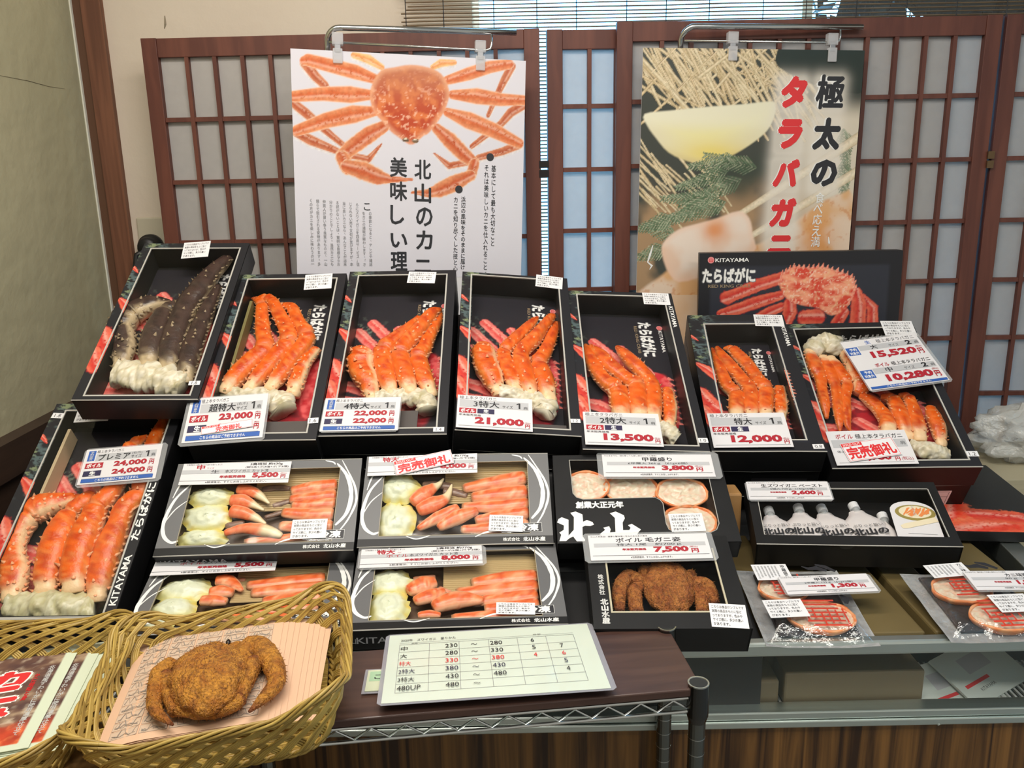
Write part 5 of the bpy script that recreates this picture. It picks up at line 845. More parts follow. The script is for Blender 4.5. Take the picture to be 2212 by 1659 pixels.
# ---------------------------------------------------------------- vacuum packs of filled shells
BAG=mat('clear vacuum film',(.9,.92,.92),.09,trans=.10,glossy=True,bump=(48,.7,.006)); BACK=mat('embossed silver backing',(.25,.255,.26),.3,noise=(60,(.40,.40,.40),.25),bump=(90,.7,.004)); SEAL=mat('red seal ink',(.62,.05,.025),.4)
def vac(key,lkey,skey,label,shells,title):
    Wd,L=dims(key); T=pose(key); e=tag(empty('vacuum_pack',T@Matrix.Translation((0,0,-.012))),label,'pack','vacuum packs of crab shells'); hw,hl=Wd/2,L/2
    m=MB(); nx,ny=30,30; vs=[]
    for j in range(ny+1):
        for i in range(nx+1): x=-hw+Wd*i/nx; y=-hl+L*j/ny; vs.append((x,y,.0025*MN.noise((x*20,y*20,1))+.003*abs(x/hw)**4))
    m.add(vs,[(j*(nx+1)+i,j*(nx+1)+i+1,(j+1)*(nx+1)+i+1,(j+1)*(nx+1)+i) for j in range(ny) for i in range(nx)],BACK); m.obj('backing_film',e,smooth=True)
    m=MB(); m.box(-hw+.026,hw-.022,-hl+.022,hl-.014,.001,.006,mat('dark pack tray',(.035,.03,.03),.35)); m.obj('inner_tray',e,bev=.003)
    for i,(u,v,rx,ry) in enumerate(shells): filled_shell(u,v,rx,ry,None,None,None,i*5+ord(key),h=.013,parent=e)
    p=Pr(Wd,L,.0215); rnd=random.Random(ord(key))
    for (u,v,s) in ((shells[0][0]/1000+.006,shells[0][1]/1000,.030),(shells[1][0]/1000+.004,shells[1][1]/1000-.002,.038)):
        for k in range(7): yy=v-s*.8+k*s*.27; p.rect(u-s*.9+rnd.random()*.012,yy,s*1.8-rnd.random()*.03,.0042,SEAL)
        for k in range(6): xx=u-s*.8+k*s*.32; p.rect(xx,v-s*.75+rnd.random()*.02,.003,s*(.5+rnd.random()*.7),SEAL)
    p.ribbon([(.02,.085,.001),(.03,.078,.004),(.045,.080,.006),(.06,.072,.003)],INK); p.ribbon([(.045,.09,.002),(.06,.084,.005),(.075,.07,.003)],INK); p.ribbon([(.060,.005,.002),(.066,-.006,.007),(.062,-.020,.003)],INK); p.obj('film_print',e)
    m=MB(); vs=[]; nx,ny=36,36
    for j in range(ny+1):
        for i in range(nx+1):
            x=-hw+Wd*i/nx; y=-hl+L*j/ny; k=min(1,min(hw-abs(x),hl-abs(y))/.035); vs.append((x,y,.002+.022*ss(0,1,k)+.0024*fbm(Vector((x,y,ord(key)*.1)),42)*ss(0,.3,k)))
    m.add(vs,[(j*(nx+1)+i,j*(nx+1)+i+1,(j+1)*(nx+1)+i+1,(j+1)*(nx+1)+i) for j in range(ny) for i in range(nx)],BAG); m.obj('top_film',e,smooth=True)
    b,u,v,a,cw,ch=DATA['card'][lkey]; c=Card(cw,ch); c.box(-cw/2,cw/2,-ch/2,ch/2,-.0005,0,STICK); c.V(title,.80,.06,.93,.92,INK,.02)
    for i in range(7): c.V('年末商品要冷凍保存加熱調理不要北山水産'[i:i+11],.06+i*.095,.10,.12+i*.095,.92-.08*(i%3),GREYINK)
    c.obj('product_label',e,T=Matrix.Translation((u,v,.0262))@Matrix.Rotation(a,4,'Z'))
    b,u,v,a,cw,ch=DATA['card'][skey]; sticker_mesh(cw,ch).obj('sample_sticker',e,T=Matrix.Translation((u,v,.0266))@Matrix.Rotation(a,4,'Z'))
    return e
vac('G','LG','SG','clear vacuum pack of two filled crab shells, left of the bare brown block',[(-26,32,44,34),(14,-42,56,40)],'甲羅盛り')
vac('H','LH','SH','clear vacuum pack of grey filled crab shells at the right edge of the case',[(-10,26,50,36),(18,-46,52,36)],'カニ味噌')
# ---------------------------------------------------------------- price cards
def card_base(key,lam=None,w=.006):
    b,u,v,a,cw,ch=DATA['card'][key]; c=Card(cw,ch); c.box(-cw/2,cw/2,-ch/2,ch/2,-.0009,0,PAPER); c.z=.0001; return c
def card_done(c,key,label,lam=None,w=.0065,group='price cards'):
    T=cardT(key,w); e=tag(empty('price_card',T),label,'price card',group); c.obj('card_face',e)
    if lam:
        l,r,t,b=lam; m=MB(); x0,x1,y0,y1=-c.w/2-l,c.w/2+r,-c.h/2-b,c.h/2+t; k=.006
        m.prism([(x0+k,y0),(x1-k,y0),(x1,y0+k),(x1,y1-k),(x1-k,y1),(x0+k,y1),(x0,y1-k),(x0,y0+k)],-.0022,-.0012,LAM); m.obj('laminate',e)
    return e
def price(c,t,x0,y0,x1,y1,off=.045,yen=None,ym=RED):
    c.Tx(t,x0,y0,x1,y1,RED,off)
    if yen: c.Tx('円',*yen,ym,.03); c.Tx('(税込)',yen[0],yen[1]-(yen[3]-yen[1])*.42,yen[2],yen[1]-(yen[3]-yen[1])*.08,ym,.01)
def king1(key,size,paren,p1,p2,label,lam,sold=False):
    c=card_base(key); c.R(.04,.05,.135,.345,BLUE); c.V('予約対象外',.062,.065,.113,.335,WHITE,.02)
    c.R(.15,.155,.94,.36,LGREY); c.Tx('極上本タラバガニ',.15,.04,.50,.13,INK); 
    n=len(size)
    c.Tx(size,.60-.105*n if n>3 else .26,.165,.60,.35,INK,.03); 
    if paren: c.Tx(paren,.615,.165,.75,.24,INK)
    c.Tx('サイズ',.615,.255,.75,.345,INK,.01); c.Tx('1',.80,.165,.845,.335,INK,.03); c.Tx('肩',.875,.245,.925,.335,INK)
    c.R(.04,.41,.27,.56,RED); c.Tx('ボイル',.06,.425,.25,.545,WHITE,.04); c.R(.04,.635,.27,.785,NAVY); c.Tx('生',.12,.645,.20,.775,WHITE,.04)
    price(c,p1,.41,.40,.84,.575,yen=(.87,.45,.935,.575)); price(c,p2,.41,.63,.84,.80,yen=(.87,.68,.935,.80))
    c.R(.04,.845,.94,.86,LGREY); c.R(.04,.865,.96,.965,BLUE); c.Tx('こちらの商品はご予約できません',.22,.877,.78,.955,WHITE,.015)
    e=card_done(c,key,label,lam)
    if sold:
        s=Card(.098,.020); s.box(-.049,.049,-.010,.010,-.0003,0,STICK); s.R(.02,.02,.36,.28,BRED); s.Tx('SOLD OUT',.05,.06,.33,.25,WHITE,.01); s.Tx('完売御礼',.28,.30,.78,.95,BRED,.03); s.outline(-.048,-.0092,.096,.0184,.0005,BRED)
        s.obj('sold_out_sticker',e,T=Matrix.Translation((.006,-.026,.0026))@Matrix.Rotation(R(7),4,'Z'))['label']='white sold out sticker with red letters'
king1('P0','プレミア','(右爪)','24,000','24,000','price card with two 24,000 yen prices on the front left crab box',(.004,.010,.004,.006))
king1('P2','超特大','(右爪)','23,000','23,000','price card marked 23,000 yen with a sold out sticker over its second price',(.007,.004,.004,.007),True)
king1('P3','4特大',None,'22,000','22,000','price card with two 22,000 yen prices',(.002,.002,.002,.002))
def king2(key,size,p,label):
    c=card_base(key); c.Tx('極上本タラバガニ',.03,.02,.52,.125,INK); c.R(.03,.135,.95,.37,LGREY)
    c.Tx(size,.56-.115*len(size),.15,.56,.355,INK,.02); c.Tx('サイズ',.60,.255,.74,.345,INK,.01); c.Tx('1',.79,.16,.84,.335,INK,.04); c.Tx('肩',.88,.255,.935,.345,INK)
    c.R(.03,.405,.255,.55,RED); c.Tx('ボイル',.05,.42,.235,.54,WHITE,.04); c.R(.27,.405,.495,.55,NAVY); c.Tx('生',.35,.415,.42,.54,WHITE,.04)
    c.Tx('年末販売価格',.03,.58,.32,.645,INK); c.Tx(p,.24,.655,.885,.90,RED,.05); c.Tx('円',.90,.80,.965,.91,RED,.03); c.Tx('(税込)',.895,.74,.97,.785,RED); c.R(.03,.925,.97,.945,LGREY)
    return card_done(c,key,label)
king2('P4','3特大','21,000','price card marked 21,000 yen'); king2('P5','2特大','13,500','price card marked 13,500 yen'); king2('P6','特大','12,000','price card marked 12,000 yen')
c=card_base('P7a'); c.Tx('ボイル',.10,.10,.32,.24,RED,.02); c.Tx('極上本タラバガニ',.35,.10,.94,.24,INK,.01); c.R(.03,.27,.96,.50,LGREY); c.Tx('肩',.88,.33,.94,.44,INK); c.Tx('年末販売価格',.06,.58,.40,.66,INK); c.Tx('6,980',.32,.70,.70,.90,RED,.05); c.Tx('円',.74,.79,.80,.90,RED,.03); c.Tx('(税込)',.82,.79,.96,.90,RED); c.R(.04,.925,.96,.94,LGREY)
e=card_done(c,'P7a','price card with a large red framed sold out sticker, wide right box')
s=Card(.112,.050); s.box(-.056,.056,-.025,.025,-.0003,0,STICK); s.outline(-.0545,-.0235,.109,.047,.0008,BRED); s.R(.01,.02,.40,.20,BRED); s.Tx('SOLD OUT',.04,.05,.37,.17,WHITE,.01); s.Tx('完売御礼',.05,.24,.95,.90,BRED,.04)
s.obj('sold_out_sticker',e,T=Matrix.Translation((-.004,-.008,.0030))@Matrix.Rotation(R(9),4,'Z'))['label']='white sold out sticker with red letters'
c=card_base('P7b')
for y,(kind,km,size,p) in ((0,('生',BLUE,'大','15,520')),(.48,('ボイル',RED,'中','10,280'))):
    c.Tx(kind,.24 if km is RED else .30,y+.03,.42 if km is RED else .37,y+.105,km,.02); c.Tx('極上本タラバガニ',.45,y+.03,.95,y+.105,INK); c.R(.18,y+.125,.97,y+.225,LGREY); c.Tx(size,.33,y+.13,.42,y+.22,INK,.02); c.Tx('サイズ',.57,y+.155,.70,y+.215,INK); c.Tx('2',.80,y+.125,.87,y+.215,INK,.04); c.Tx('肩',.91,y+.155,.96,y+.21,INK)
    c.R(.01,y+.14,.165,y+.30,BLUE); c.Tx('予約',.05,y+.155,.145,y+.215,WHITE,.02); c.Tx('対象外',.03,y+.23,.155,y+.29,WHITE,.02); c.Tx(p,.28,y+.265,.87,y+.425,RED,.05); c.Tx('円',.885,y+.31,.955,y+.42,RED,.03); c.Tx('(税込)',.885,y+.25,.965,y+.295,RED)
c.R(.02,.945,.985,.988,BLUE); c.Tx('こちらの商品はご予約できません',.22,.95,.78,.983,WHITE,.015)
card_done(c,'P7b','tilted price card with 15,520 and 10,280 yen on the wide right box',(.002,.008,.006,.004),w=.012)
def snow(key,size,w,kind,km,p,label,lam=None,sold=False,ratio='3'):
    c=card_base(key); c.Tx('北海道産から選りすぐりの品をお届けしました',.03,.03,.36,.11,INK); c.Tx(size,.13,.07,.13+.075*len(size),.32,RED,.04); c.Tx('サイズ',.15+.075*len(size),.20,.29+.04*len(size)-.04,.28,RED)
    c.Tx(w,.62,.03,.92,.17,INK,.02); c.Tx('(脚%s本+爪%s個+爪下%s個)'%(ratio,ratio,ratio),.58,.19,.98,.29,INK,.01); c.R(.0,.32,1,.50,LGREY); c.Tx(kind,.30-.03*len(kind),.34,.33+.02*len(kind),.50,km,.01); c.Tx('本ズワイガニ カット済',.40,.34,.80,.49,INK,.01)
    c.Tx('年末販売価格',.36,.60,.60,.73,RED,.05); c.Tx(p,.66,.50,.90,.78,RED,.055); c.Tx('円',.92,.62,.965,.78,RED,.03); c.Tx('(税込)',.915,.53,.975,.60,RED); c.R(.0,.82,1,.835,GREYINK); c.Tx('※解凍後は、すぐにお召し上がりください。',.24,.86,.80,.95,INK)
    e=card_done(c,key,label,lam,w=.0075)
    if sold:
        s=Card(.112,.033); s.box(-.056,.056,-.0165,.0165,-.0003,0,STICK); s.outline(-.055,-.0155,.110,.031,.0007,BRED); s.R(.01,.02,.38,.24,BRED); s.Tx('SOLD OUT',.04,.06,.35,.20,WHITE,.01); s.Tx('完売御礼',.05,.27,.95,.92,BRED,.04)
        s.obj('sold_out_sticker',e,T=Matrix.Translation((.002,.003,.0032))@Matrix.Rotation(R(13),4,'Z'))['label']='white sold out sticker with red letters'
snow('PA','中','3肩相当 約630g','生',INK,'5,500','raw snow crab price card, 5,500 yen, on the upper left grey box')
snow('PB','特大','2肩相当 約770g','生',INK,'8,000','snow crab price card with a sold out sticker, on the upper middle grey box',None,True,'2')
snow('PD','特大','2肩相当 約770g','ボイル',RED,'8,000','boiled snow crab price card, 8,000 yen',(.004,.007,.002,.003),False,'2')
snow('PA2','中','3肩相当 約630g','ボイル',RED,'5,500','boiled snow crab price card, 5,500 yen, above the wicker basket')
def plain(key,head,title,sub,p,label,lam,w=.0065,small=1.0,cx=.5):
    c=card_base(key); c.Tx(head,.02,.035,.50,.095,INK); n=len(title); c.Tx(title,cx-.034*n-.0,.13,cx+.034*n,.32,INK,.02); c.R(.04,.34,.97,.49,LGREY); c.Tx(sub,cx-.27,.36,cx+.27,.475,INK,.01)
    c.Tx('年末販売価格',.27,.55,.47,.64,RED,.05); c.Tx(p,.53,.50,.82,.76,RED,.055); c.Tx('円',.84,.60,.90,.77,RED,.04); c.Tx('(税込)',.83,.51,.90,.58,RED); c.R(.02,.82,.98,.835,GREYINK); c.Tx('※加熱調理済、すぐにお召し上がれます。',.33,.87,.67,.95,INK)
    return card_done(c,key,label,lam,w)
plain('PC','そのままでも、鍋を蒸しても楽し焼きにしても美味！','甲羅盛り','6甲羅入 366ｇ（61g×6個）','3,800','price card marked 3,800 yen on the lettered crab shell box',(.010,.014,.008,.004))
plain('PF','北山人気商品！濃厚な蟹味噌に甘みのある身が美味','ボイル 毛ガニ姿','特大 1尾　約700ｇ','7,500','price card marked 7,500 yen on the hairy crab box',(.010,.010,.006,.004))
plain('PE','活〆新鮮 無添加ズワイガニを使ったペースト','生ズワイガニ ペースト','5個入 700ｇ（140g×5個）','2,600','price card marked 2,600 yen on the paste pouch box',(.003,.003,.003,.003),cx=.55)
plain('PG','そのままでも、鍋を蒸しても楽し焼きにしても美味！','甲羅盛り','2甲羅入 122ｇ（61g×2個）','1,300','price card marked 1,300 yen on the left vacuum pack',(.003,.006,.003,.003),w=.018,cx=.52)
plain('PH','そのままでも、鍋を蒸しても楽し焼きにしても美味！','カニ味噌甲羅焼','90ｇ（45g×2個）','1,200','curved white price card on the right vacuum pack at the picture edge',(.003,.006,.003,.003),w=.018,cx=.7)
# ---------------------------------------------------------------- wire rack shelf in front
SHW=mat('dark walnut laminate',(.052,.026,.022),.30,wood=((3,26,20),(.088,.045,.034),1.2))
yaw=math.atan2(.055,.503); ST=Matrix.Translation((.248,1.012,.885))@Matrix.Rotation(yaw,4,'Z'); SL=.620; SD=.150
e=tag(empty('wire_rack_shelf',Matrix.Translation((0,1.0,0))),'chrome wire rack with dark walnut top board in the foreground','rack')
m=MB(); m.box(-SL-.01,.004,-.006,SD+.008,-.0135,-.0015,SHW); m.obj('top_board',e,T=ST,bev=.002).matrix_parent_inverse=e.matrix_world.inverted()
def rp(mb,name,**k): o=mb.obj(name,e,T=ST,**k); o.matrix_parent_inverse=e.matrix_world.inverted(); return o
for (x,y) in ((0,0),(0,SD),(-SL,0),(-SL,SD)):
    m=MB(); zs=[];rs=[]; z=-.055
    pts=[(x,y,-.055),(x,y,-.84)]; m.tube(pts,.0118,mat('dark chrome post',(.20,.21,.20),.22,1),n=18,cap=True); P_=rp(m,'post',smooth=False)
    m=MB(); z=-.080
    while z>-.83: m.tube([(x,y,z),(x,y,z-.0012)],.0121,CHROME,n=18); z-=.0254
    m.obj('groove_rings',P_)
    m=MB(); m.tube([(x,y,.003),(x,y,-.040),(x,y,-.046),(x,y,-.050),(x,y,-.056)],[.0142,.0152,.0150,.0138,.0120],mat('dark chrome collar',(.10,.10,.10),.18,1),n=24); m.obj('collar',P_)
    m=MB(); n=24
    m.add([(x+r*math.cos(6.2832*i/n),y+r*math.sin(6.2832*i/n),z_) for r,z_ in ((.0148,.0028),(.0148,.0045),(.0126,.0045),(.0122,.0036)) for i in range(n)],[(k*n+i,k*n+(i+1)%n,(k+1)*n+(i+1)%n,(k+1)*n+i) for k in range(3) for i in range(n)],CHROME)
    m.obj('cap_ring',P_)
    m=MB(); m.add([(x+.0124*math.cos(6.2832*i/n),y+.0124*math.sin(6.2832*i/n),.0038) for i in range(n)],[tuple(range(n))],mat('black cap plastic',(.02,.021,.02),.5)); m.obj('cap',P_)
for side,(a,b_) in enumerate((((-SL,0),(0,0)),((-SL,SD),(0,SD)),((0,0),(0,SD)),((-SL,0),(-SL,SD)))):
    A=Vector((a[0],a[1],0)); B=Vector((b_[0],b_[1],0)); d=(B-A); L_=d.length; d.normalize(); A=A+d*.012; L_-=.024; m=MB()
    for z in (-.0185,-.0395): m.tube([A+Vector((0,0,z)),A+d*L_+Vector((0,0,z))],.0026,CHROME,n=8)
    n=max(2,round(L_/.046)); pts=[]
    for i in range(2*n+1): pts.append(A+d*(L_*i/(2*n))+Vector((0,0,-.0215 if i%2 else -.0365)))
    m.tube(pts,.0017,CHROME,n=6); rp(m,'side_truss')
m=MB()
for i in range(1,28): x=-SL+i*SL/28; m.tube([(x,0,-.0165),(x,SD,-.0165)],.0012,CHROME,n=5)
rp(m,'shelf_wires')
# size chart in a laminate sleeve
T=pose('chart'); T=Matrix.Translation((0,0,1.57))@Matrix.Scale(1.062,4)@Matrix.Translation((0,0,-1.57))@T
loc=T.to_translation(); T=Matrix.Translation((loc.x,loc.y,loc.z))@Euler((DATA['pose']['chart'][1]),'XYZ').to_matrix().to_4x4()
cw,ch=.318,.199; e=tag(empty('size_chart',T),'laminated white snow crab size chart with a ruled table on the walnut shelf','chart')
c=Card(cw,ch); CHP=mat('pale green white paper',(.70,.77,.66),.35); c.box(-cw/2+.004,cw/2-.007,-ch/2+.004,ch/2-.004,-.0004,0,CHP); c.z=.0001
Lx=[.065,.205,.345,.485,.622,.76,.893]; Ly=[.185+.1135*i for i in range(7)]; xs=lambda f:-cw/2+f*cw; ys=lambda f:ch/2-f*ch
for x in Lx: c.rect(xs(x)-.0003,ys(Ly[-1]),.0006,(Ly[-1]-Ly[0])*ch,GREYINK)
for y in Ly: c.rect(xs(Lx[0]),ys(y)-.0003,(Lx[-1]-Lx[0])*cw,.0006,GREYINK)
c.rect(xs(Lx[0]),ys(.163),(Lx[-1]-Lx[0])*cw,.0005,GREYINK)
c.Tx('2020年　ズワイガニ　量りかた',.07,.10,.33,.14,INK); c.Tx('規格',.12,.167,.15,.182,INK); c.Tx('肩数',.70,.145,.74,.160,INK)
rowsT=[('中','230','280','6','',INK),('大','280','330','5','7',INK),('特大','330','380','4','6',BRED),('2特大','380','430','','5',NAVY),('3特大','430','480','','4',INK),('480UP','480','','','',INK)]
for i,(a,b_,d_,f_,g_,mt) in enumerate(rowsT):
    y0,y1=Ly[i]+.035,Ly[i]+.098; wd=.02*len(a)+.012
    c.Tx(a,Lx[0]+.007,y0,Lx[0]+.007+wd*(1 if i<5 else .9),y1,mt); c.Tx(b_,Lx[2]-.065,y0-.005,Lx[2]-.008,y1-.01,mt); c.Tx('〜',Lx[2]+.055,y0+.015,Lx[2]+.085,y0+.035,mt)
    if d_: c.Tx(d_,Lx[3]+.006,y0-.005,Lx[3]+.063,y1-.01,mt)
    if f_: c.Tx(f_,Lx[4]+.062,y0-.01,Lx[4]+.078,y1-.015,mt)
    if g_: c.Tx(g_,Lx[5]+.055,y0-.01,Lx[5]+.071,y1-.015,mt)
c.obj('chart_sheet',e); m=MB(); k=.006; x0,x1,y0,y1=-cw/2-.002,cw/2+.001,-ch/2,ch/2; m.prism([(x0+k,y0),(x1-k,y0),(x1,y0+k),(x1,y1-k),(x1-k,y1),(x0+k,y1),(x0,y1-k),(x0,y0+k)],.0006,.0010,FILM)
m.prism([(x0+k,y0),(x1-k,y0),(x1,y0+k),(x1,y1-k),(x1-k,y1),(x0+k,y1),(x0,y1-k),(x0,y0+k)],-.0012,-.0005,mat('sleeve edge',(.50,.50,.56),.2,trans=.5)); m.obj('laminate_sleeve',e)
c=Card(.085,.05); c.box(-.0425,.0425,-.025,.025,-.001,0,mat('pale yellow card',(.66,.70,.50),.4)); c.z=.0001; c.R(.04,.08,.9,.55,mat('pale green ink',(.42,.62,.40),.5)); c.Tx('ご予約',.12,.20,.62,.48,INK,.02); c.Tx('ます',.40,.60,.66,.88,INK,.02)
e2=tag(empty('notice_card',ST@Matrix.Translation((-.413,.070,.003))@Matrix.Rotation(R(-3),4,'Z')),'small green and yellow notice card half hidden under the size chart','card'); c.obj('card_face',e2)
m=MB(); m.box(-.047,.047,-.029,.029,-.0018,-.0012,mat('sleeve edge')); m.obj('laminate_sleeve',e2)
# ---------------------------------------------------------------- wooden side table under the baskets (left foreground)
m=MB(); m.box(-.62,0,-.34,.06,-.03,0,mat('warm table wood',(.30,.165,.055),.4,wood=((30,2,2),(.22,.11,.035),.8)))
e=tag(empty('side_table',Matrix.Translation((-.402,.93,.862))),'warm brown wooden table edge under the wicker baskets, bottom left','table'); m.obj('table_top',e,bev=.003)
for x in (-.58,-.04):
    for y in (-.30,.02): m=MB(); m.box(x-.02,x+.02,y-.02,y+.02,-.862,-.03,mat('warm table wood')); m.obj('leg',e)
# ---------------------------------------------------------------- wicker baskets
WIC=mat('wicker cane',(.58,.40,.10),.40,noise=(20,(.42,.27,.06),.3)); WICD=mat('dark wicker cane',(.42,.27,.06),.45,noise=(20,(.28,.17,.035),.3))
def rrect(s,a,b,r):     # point on a rounded rectangle of half sizes a,b
    a2,b2=a-r,b-r; segs=[(2*a2),(math.pi*r/2),(2*b2),(math.pi*r/2)]*2; per=sum(segs); d=(s%1)*per; st=[((-a2,-b),(1,0)),((a2,-b2),-90),((a,-b2),(0,1)),((a2,b2),0),((a2,b),(-1,0)),((-a2,b2),90),((-a,b2),(0,-1)),((-a2,-b2),180)]
    for i,l in enumerate(segs):
        if d<=l or i==7:
            if i%2==0: return (st[i][0][0]+st[i][1][0]*d,st[i][0][1]+st[i][1][1]*d)
            cx,cy=st[i][0]; an=R(st[i][1])+d/r; return (cx+r*math.cos(an),cy+r*math.sin(an))
        d-=l
def basket(T,a,b,h,label,seed,corner=0):
    e=tag(empty('wicker_basket',T),label,'basket','wicker baskets'); rnd=random.Random(seed)
    def P(s,t,off=0):        # t 0 base .. 1 rim
        k=.80+.20*t**.8; x,y=rrect(s,a,b,.055); l=math.hypot(x,y) or 1; x0,y0=x*k+x/l*off,y*k+y/l*off
        c_=abs(x/a)*abs(y/b); return Vector((x0,y0,h*t*(1+corner*ss(.45,.85,c_))))
    N=32; D_=.10
    for dr in (1,-1):
        m=MB()
        for i in range(N):
            s0=i/N+(.25/N if dr>0 else 0)
            for q in (-1.5,-.5,.5,1.5):
                pts=[]
                for j in range(10):
                    t=j/9; s=s0+dr*D_*(t*.75+.55*t**4)+q*.0041*(1-.5*t**6); ph=math.sin(2*math.pi*(t*2.2+ (0 if dr>0 else .5)))
                    pts.append(P(s,t+.05*math.sin(math.pi*t)*0,-.0008+dr*.0016*ph+.0012*dr))
                m.tube(pts,.0017,WIC if rnd.random()<.7 else WICD,n=5)
        m.obj('woven_side',e,smooth=True)
    m=MB(); M_=160
    for q in range(5):
        pts=[]
        for i in range(M_+1):
            s=i/M_; an=2*math.pi*(s*9+q/5); p=P(s,1,.002+.0032*math.cos(an)); pts.append(p+Vector((0,0,-.002+.0042*math.sin(an))))
        m.tube(pts,.0021,WIC if q%2 else WICD,n=5,cap=False)
    m.obj('rim',e,smooth=True)
    m=MB()
    for q in range(3):
        pts=[]
        for i in range(M_+1):
            s=i/M_; an=2*math.pi*(s*22+q/3); p=P(s,0,.001+.0028*math.cos(an)); pts.append(p+Vector((0,0,.003+.0028*math.sin(an))))
        m.tube(pts,.0022,WICD,n=5,cap=False)
    m.obj('base_ring',e,smooth=True)
    m=MB(); k=.80; y=-b*k+.006
    while y<b*k-.005:
        w=a*k-.004 if abs(y)<b*k-.05 else a*k-.004-(.05-math.sqrt(max(0,.0025-(abs(y)-(b*k-.05))**2)))*.9
        m.tube([(-w,y,.0035),(0,y,.005),(w,y,.0035)],.0021,WIC if rnd.random()<.6 else WICD,n=5); y+=.0046
    for i in range(-3,4): m.tube([(i*a*k/4,-b*k+.006,.0015),(i*a*k/4,b*k-.006,.0015)],.0018,WICD,n=5)
    m.obj('woven_base',e,smooth=True)
    return e
BR=Matrix.Translation((-.382,.972,.887))@Euler((R(0),R(-4),R(10)),'XYZ').to_matrix().to_4x4()
basket(BR,.162,.145,.072,'wicker basket holding pink flyers and a brown hairy crab, on the shelf end',2,.30)
BL=Matrix.Translation((-.722,.955,.866))@Euler((R(1),R(1),R(3)),'XYZ').to_matrix().to_4x4()
basket(BL,.178,.160,.075,'wicker basket of colourful leaflets at the bottom left corner',4,.22)
# pink flyers
FLY=mat('salmon pink paper',(.72,.46,.30),.7); FLYI=mat('newsprint ink',(.27,.23,.20),.6); FLYG=mat('newsprint tint',(.60,.44,.32),.7)
PK=pose('pink')@Matrix.Translation((0,-.003,.0)); PW,PL=.205,.228
def sheet(mb,w,l,mt,bend,nx=12,ny=12,z=0):
    vs=[];
    for j in range(ny+1):
        for i in range(nx+1): x=-w/2+w*i/nx; y=-l/2+l*j/ny; vs.append((x,y,z+bend(x,y)))
    mb.add(vs,[(j*(nx+1)+i,j*(nx+1)+i+1,(j+1)*(nx+1)+i+1,(j+1)*(nx+1)+i) for j in range(ny) for i in range(nx)],mt)
bend=lambda x,y: -.022*max(0,(-x-.035)/.07)**2*.5-.004*max(0,-y/.115)**2
g='salmon pink flyers fanned in the basket'
for i in range(8,0,-1):
    m=MB(); sheet(m,PW,PL,FLY,bend); o=m.obj('flyer'); o.matrix_world=PK@Matrix.Translation((.0075*i+.004*(i>3),.001*i-.002*(i%3),-.0011*i))@Matrix.Rotation(R(-.45*i+.3*(i%2)),4,'Z'); tag(o,'salmon pink flyer fanned to the right, %s under the top flyer'%(['','first','second','third','fourth','fifth','sixth','seventh','eighth'][i]),'flyer',g)
m=MB(); sheet(m,PW,PL,FLY,bend); e=tag(empty('flyer',PK),'top salmon pink flyer with newsprint panels, under the brown hairy crab','flyer',g); m.obj('sheet',e)
p=Pr(PW,PL,.0004); rnd=random.Random(8); cols_=5; rows_=13; iw,ih=PW*.88,PL*.90
for r_ in range(rows_):
    for c_ in range(cols_):
        x0=-iw/2+iw*c_/cols_+.0012; y0=-ih/2+ih*r_/rows_+.001; w_=iw/cols_-.0024; h_=ih/rows_-.002
        if r_ in(2,3) and c_ in (1,2,3): continue
        p.z=.0005; p.rect(x0,y0,w_,h_,FLYG); p.outline(x0,y0,w_,h_,.0003,FLYI)
        for q in range(2+ (r_+c_)%2):
            a_=rnd.random()*.5; L_=[(x0+w_*(.08+.84*t),y0+h_*(.15+.7*((q+.3)/6+.25*math.sin(t*9+rnd.random()*3+q))%1),.0002+.0004*rnd.random()) for t in (0,.12,.25,.37,.5,.62,.75,.88,1)]; p.ribbon(L_,FLYI)
p.text('株式会社',-iw*.28,-ih*.345,.040,.010,FLYI,.02); p.text('北山水産',-iw*.28+.05,-ih*.342,.052,.012,FLYI,.04); p.text('創業大正元年',-iw*.2,-ih*.30,.06,.007,FLYI)
p.v=[(x,y,z+bend(x,y)) for x,y,z in p.v]; p.obj('flyer_print',e)
hairy(PK@Matrix.Translation((.004,0,-.004)),DATA['hc_bas'],'golden brown hairy crab lying on the pink flyers in the wicker basket',.015,.024,.027,0,rot=R(14))
# leaflets in the left basket
LF=pose('leaf')@Matrix.Translation((0,0,.012)); LW,LL=.21,.225
c=Cv(LW,LL,84,90); n1=c.noise(38,5,4,sy=1.6); n2=c.noise(120,8,3); c.a[:]=(.16,.085,.065); c.mix(sm(.45,.75,n1),(.42,.30,.20)); c.mix(sm(.6,.8,n2)*.7,(.62,.50,.38)); c.mix(sm(.5,.2,n1)*.6,(.06,.03,.04))
k=sm(-.050,-.075,c.Y+.02*(n1-.5)); c.mix(k,(.60,.07,.03)); c.mix(k*sm(.45,.7,n2),(.85,.22,.08)); c.mix(k*sm(.62,.3,n1)*.6,(.30,.03,.02))
border=np.maximum(np.abs(c.X)/(LW/2-.016),np.abs(c.Y)/(LL/2-.012)); c.mix(sm(.995,1.0,border),(.66,.72,.56))
LP=mat('pale leaflet paper',(.66,.72,.56),.5)
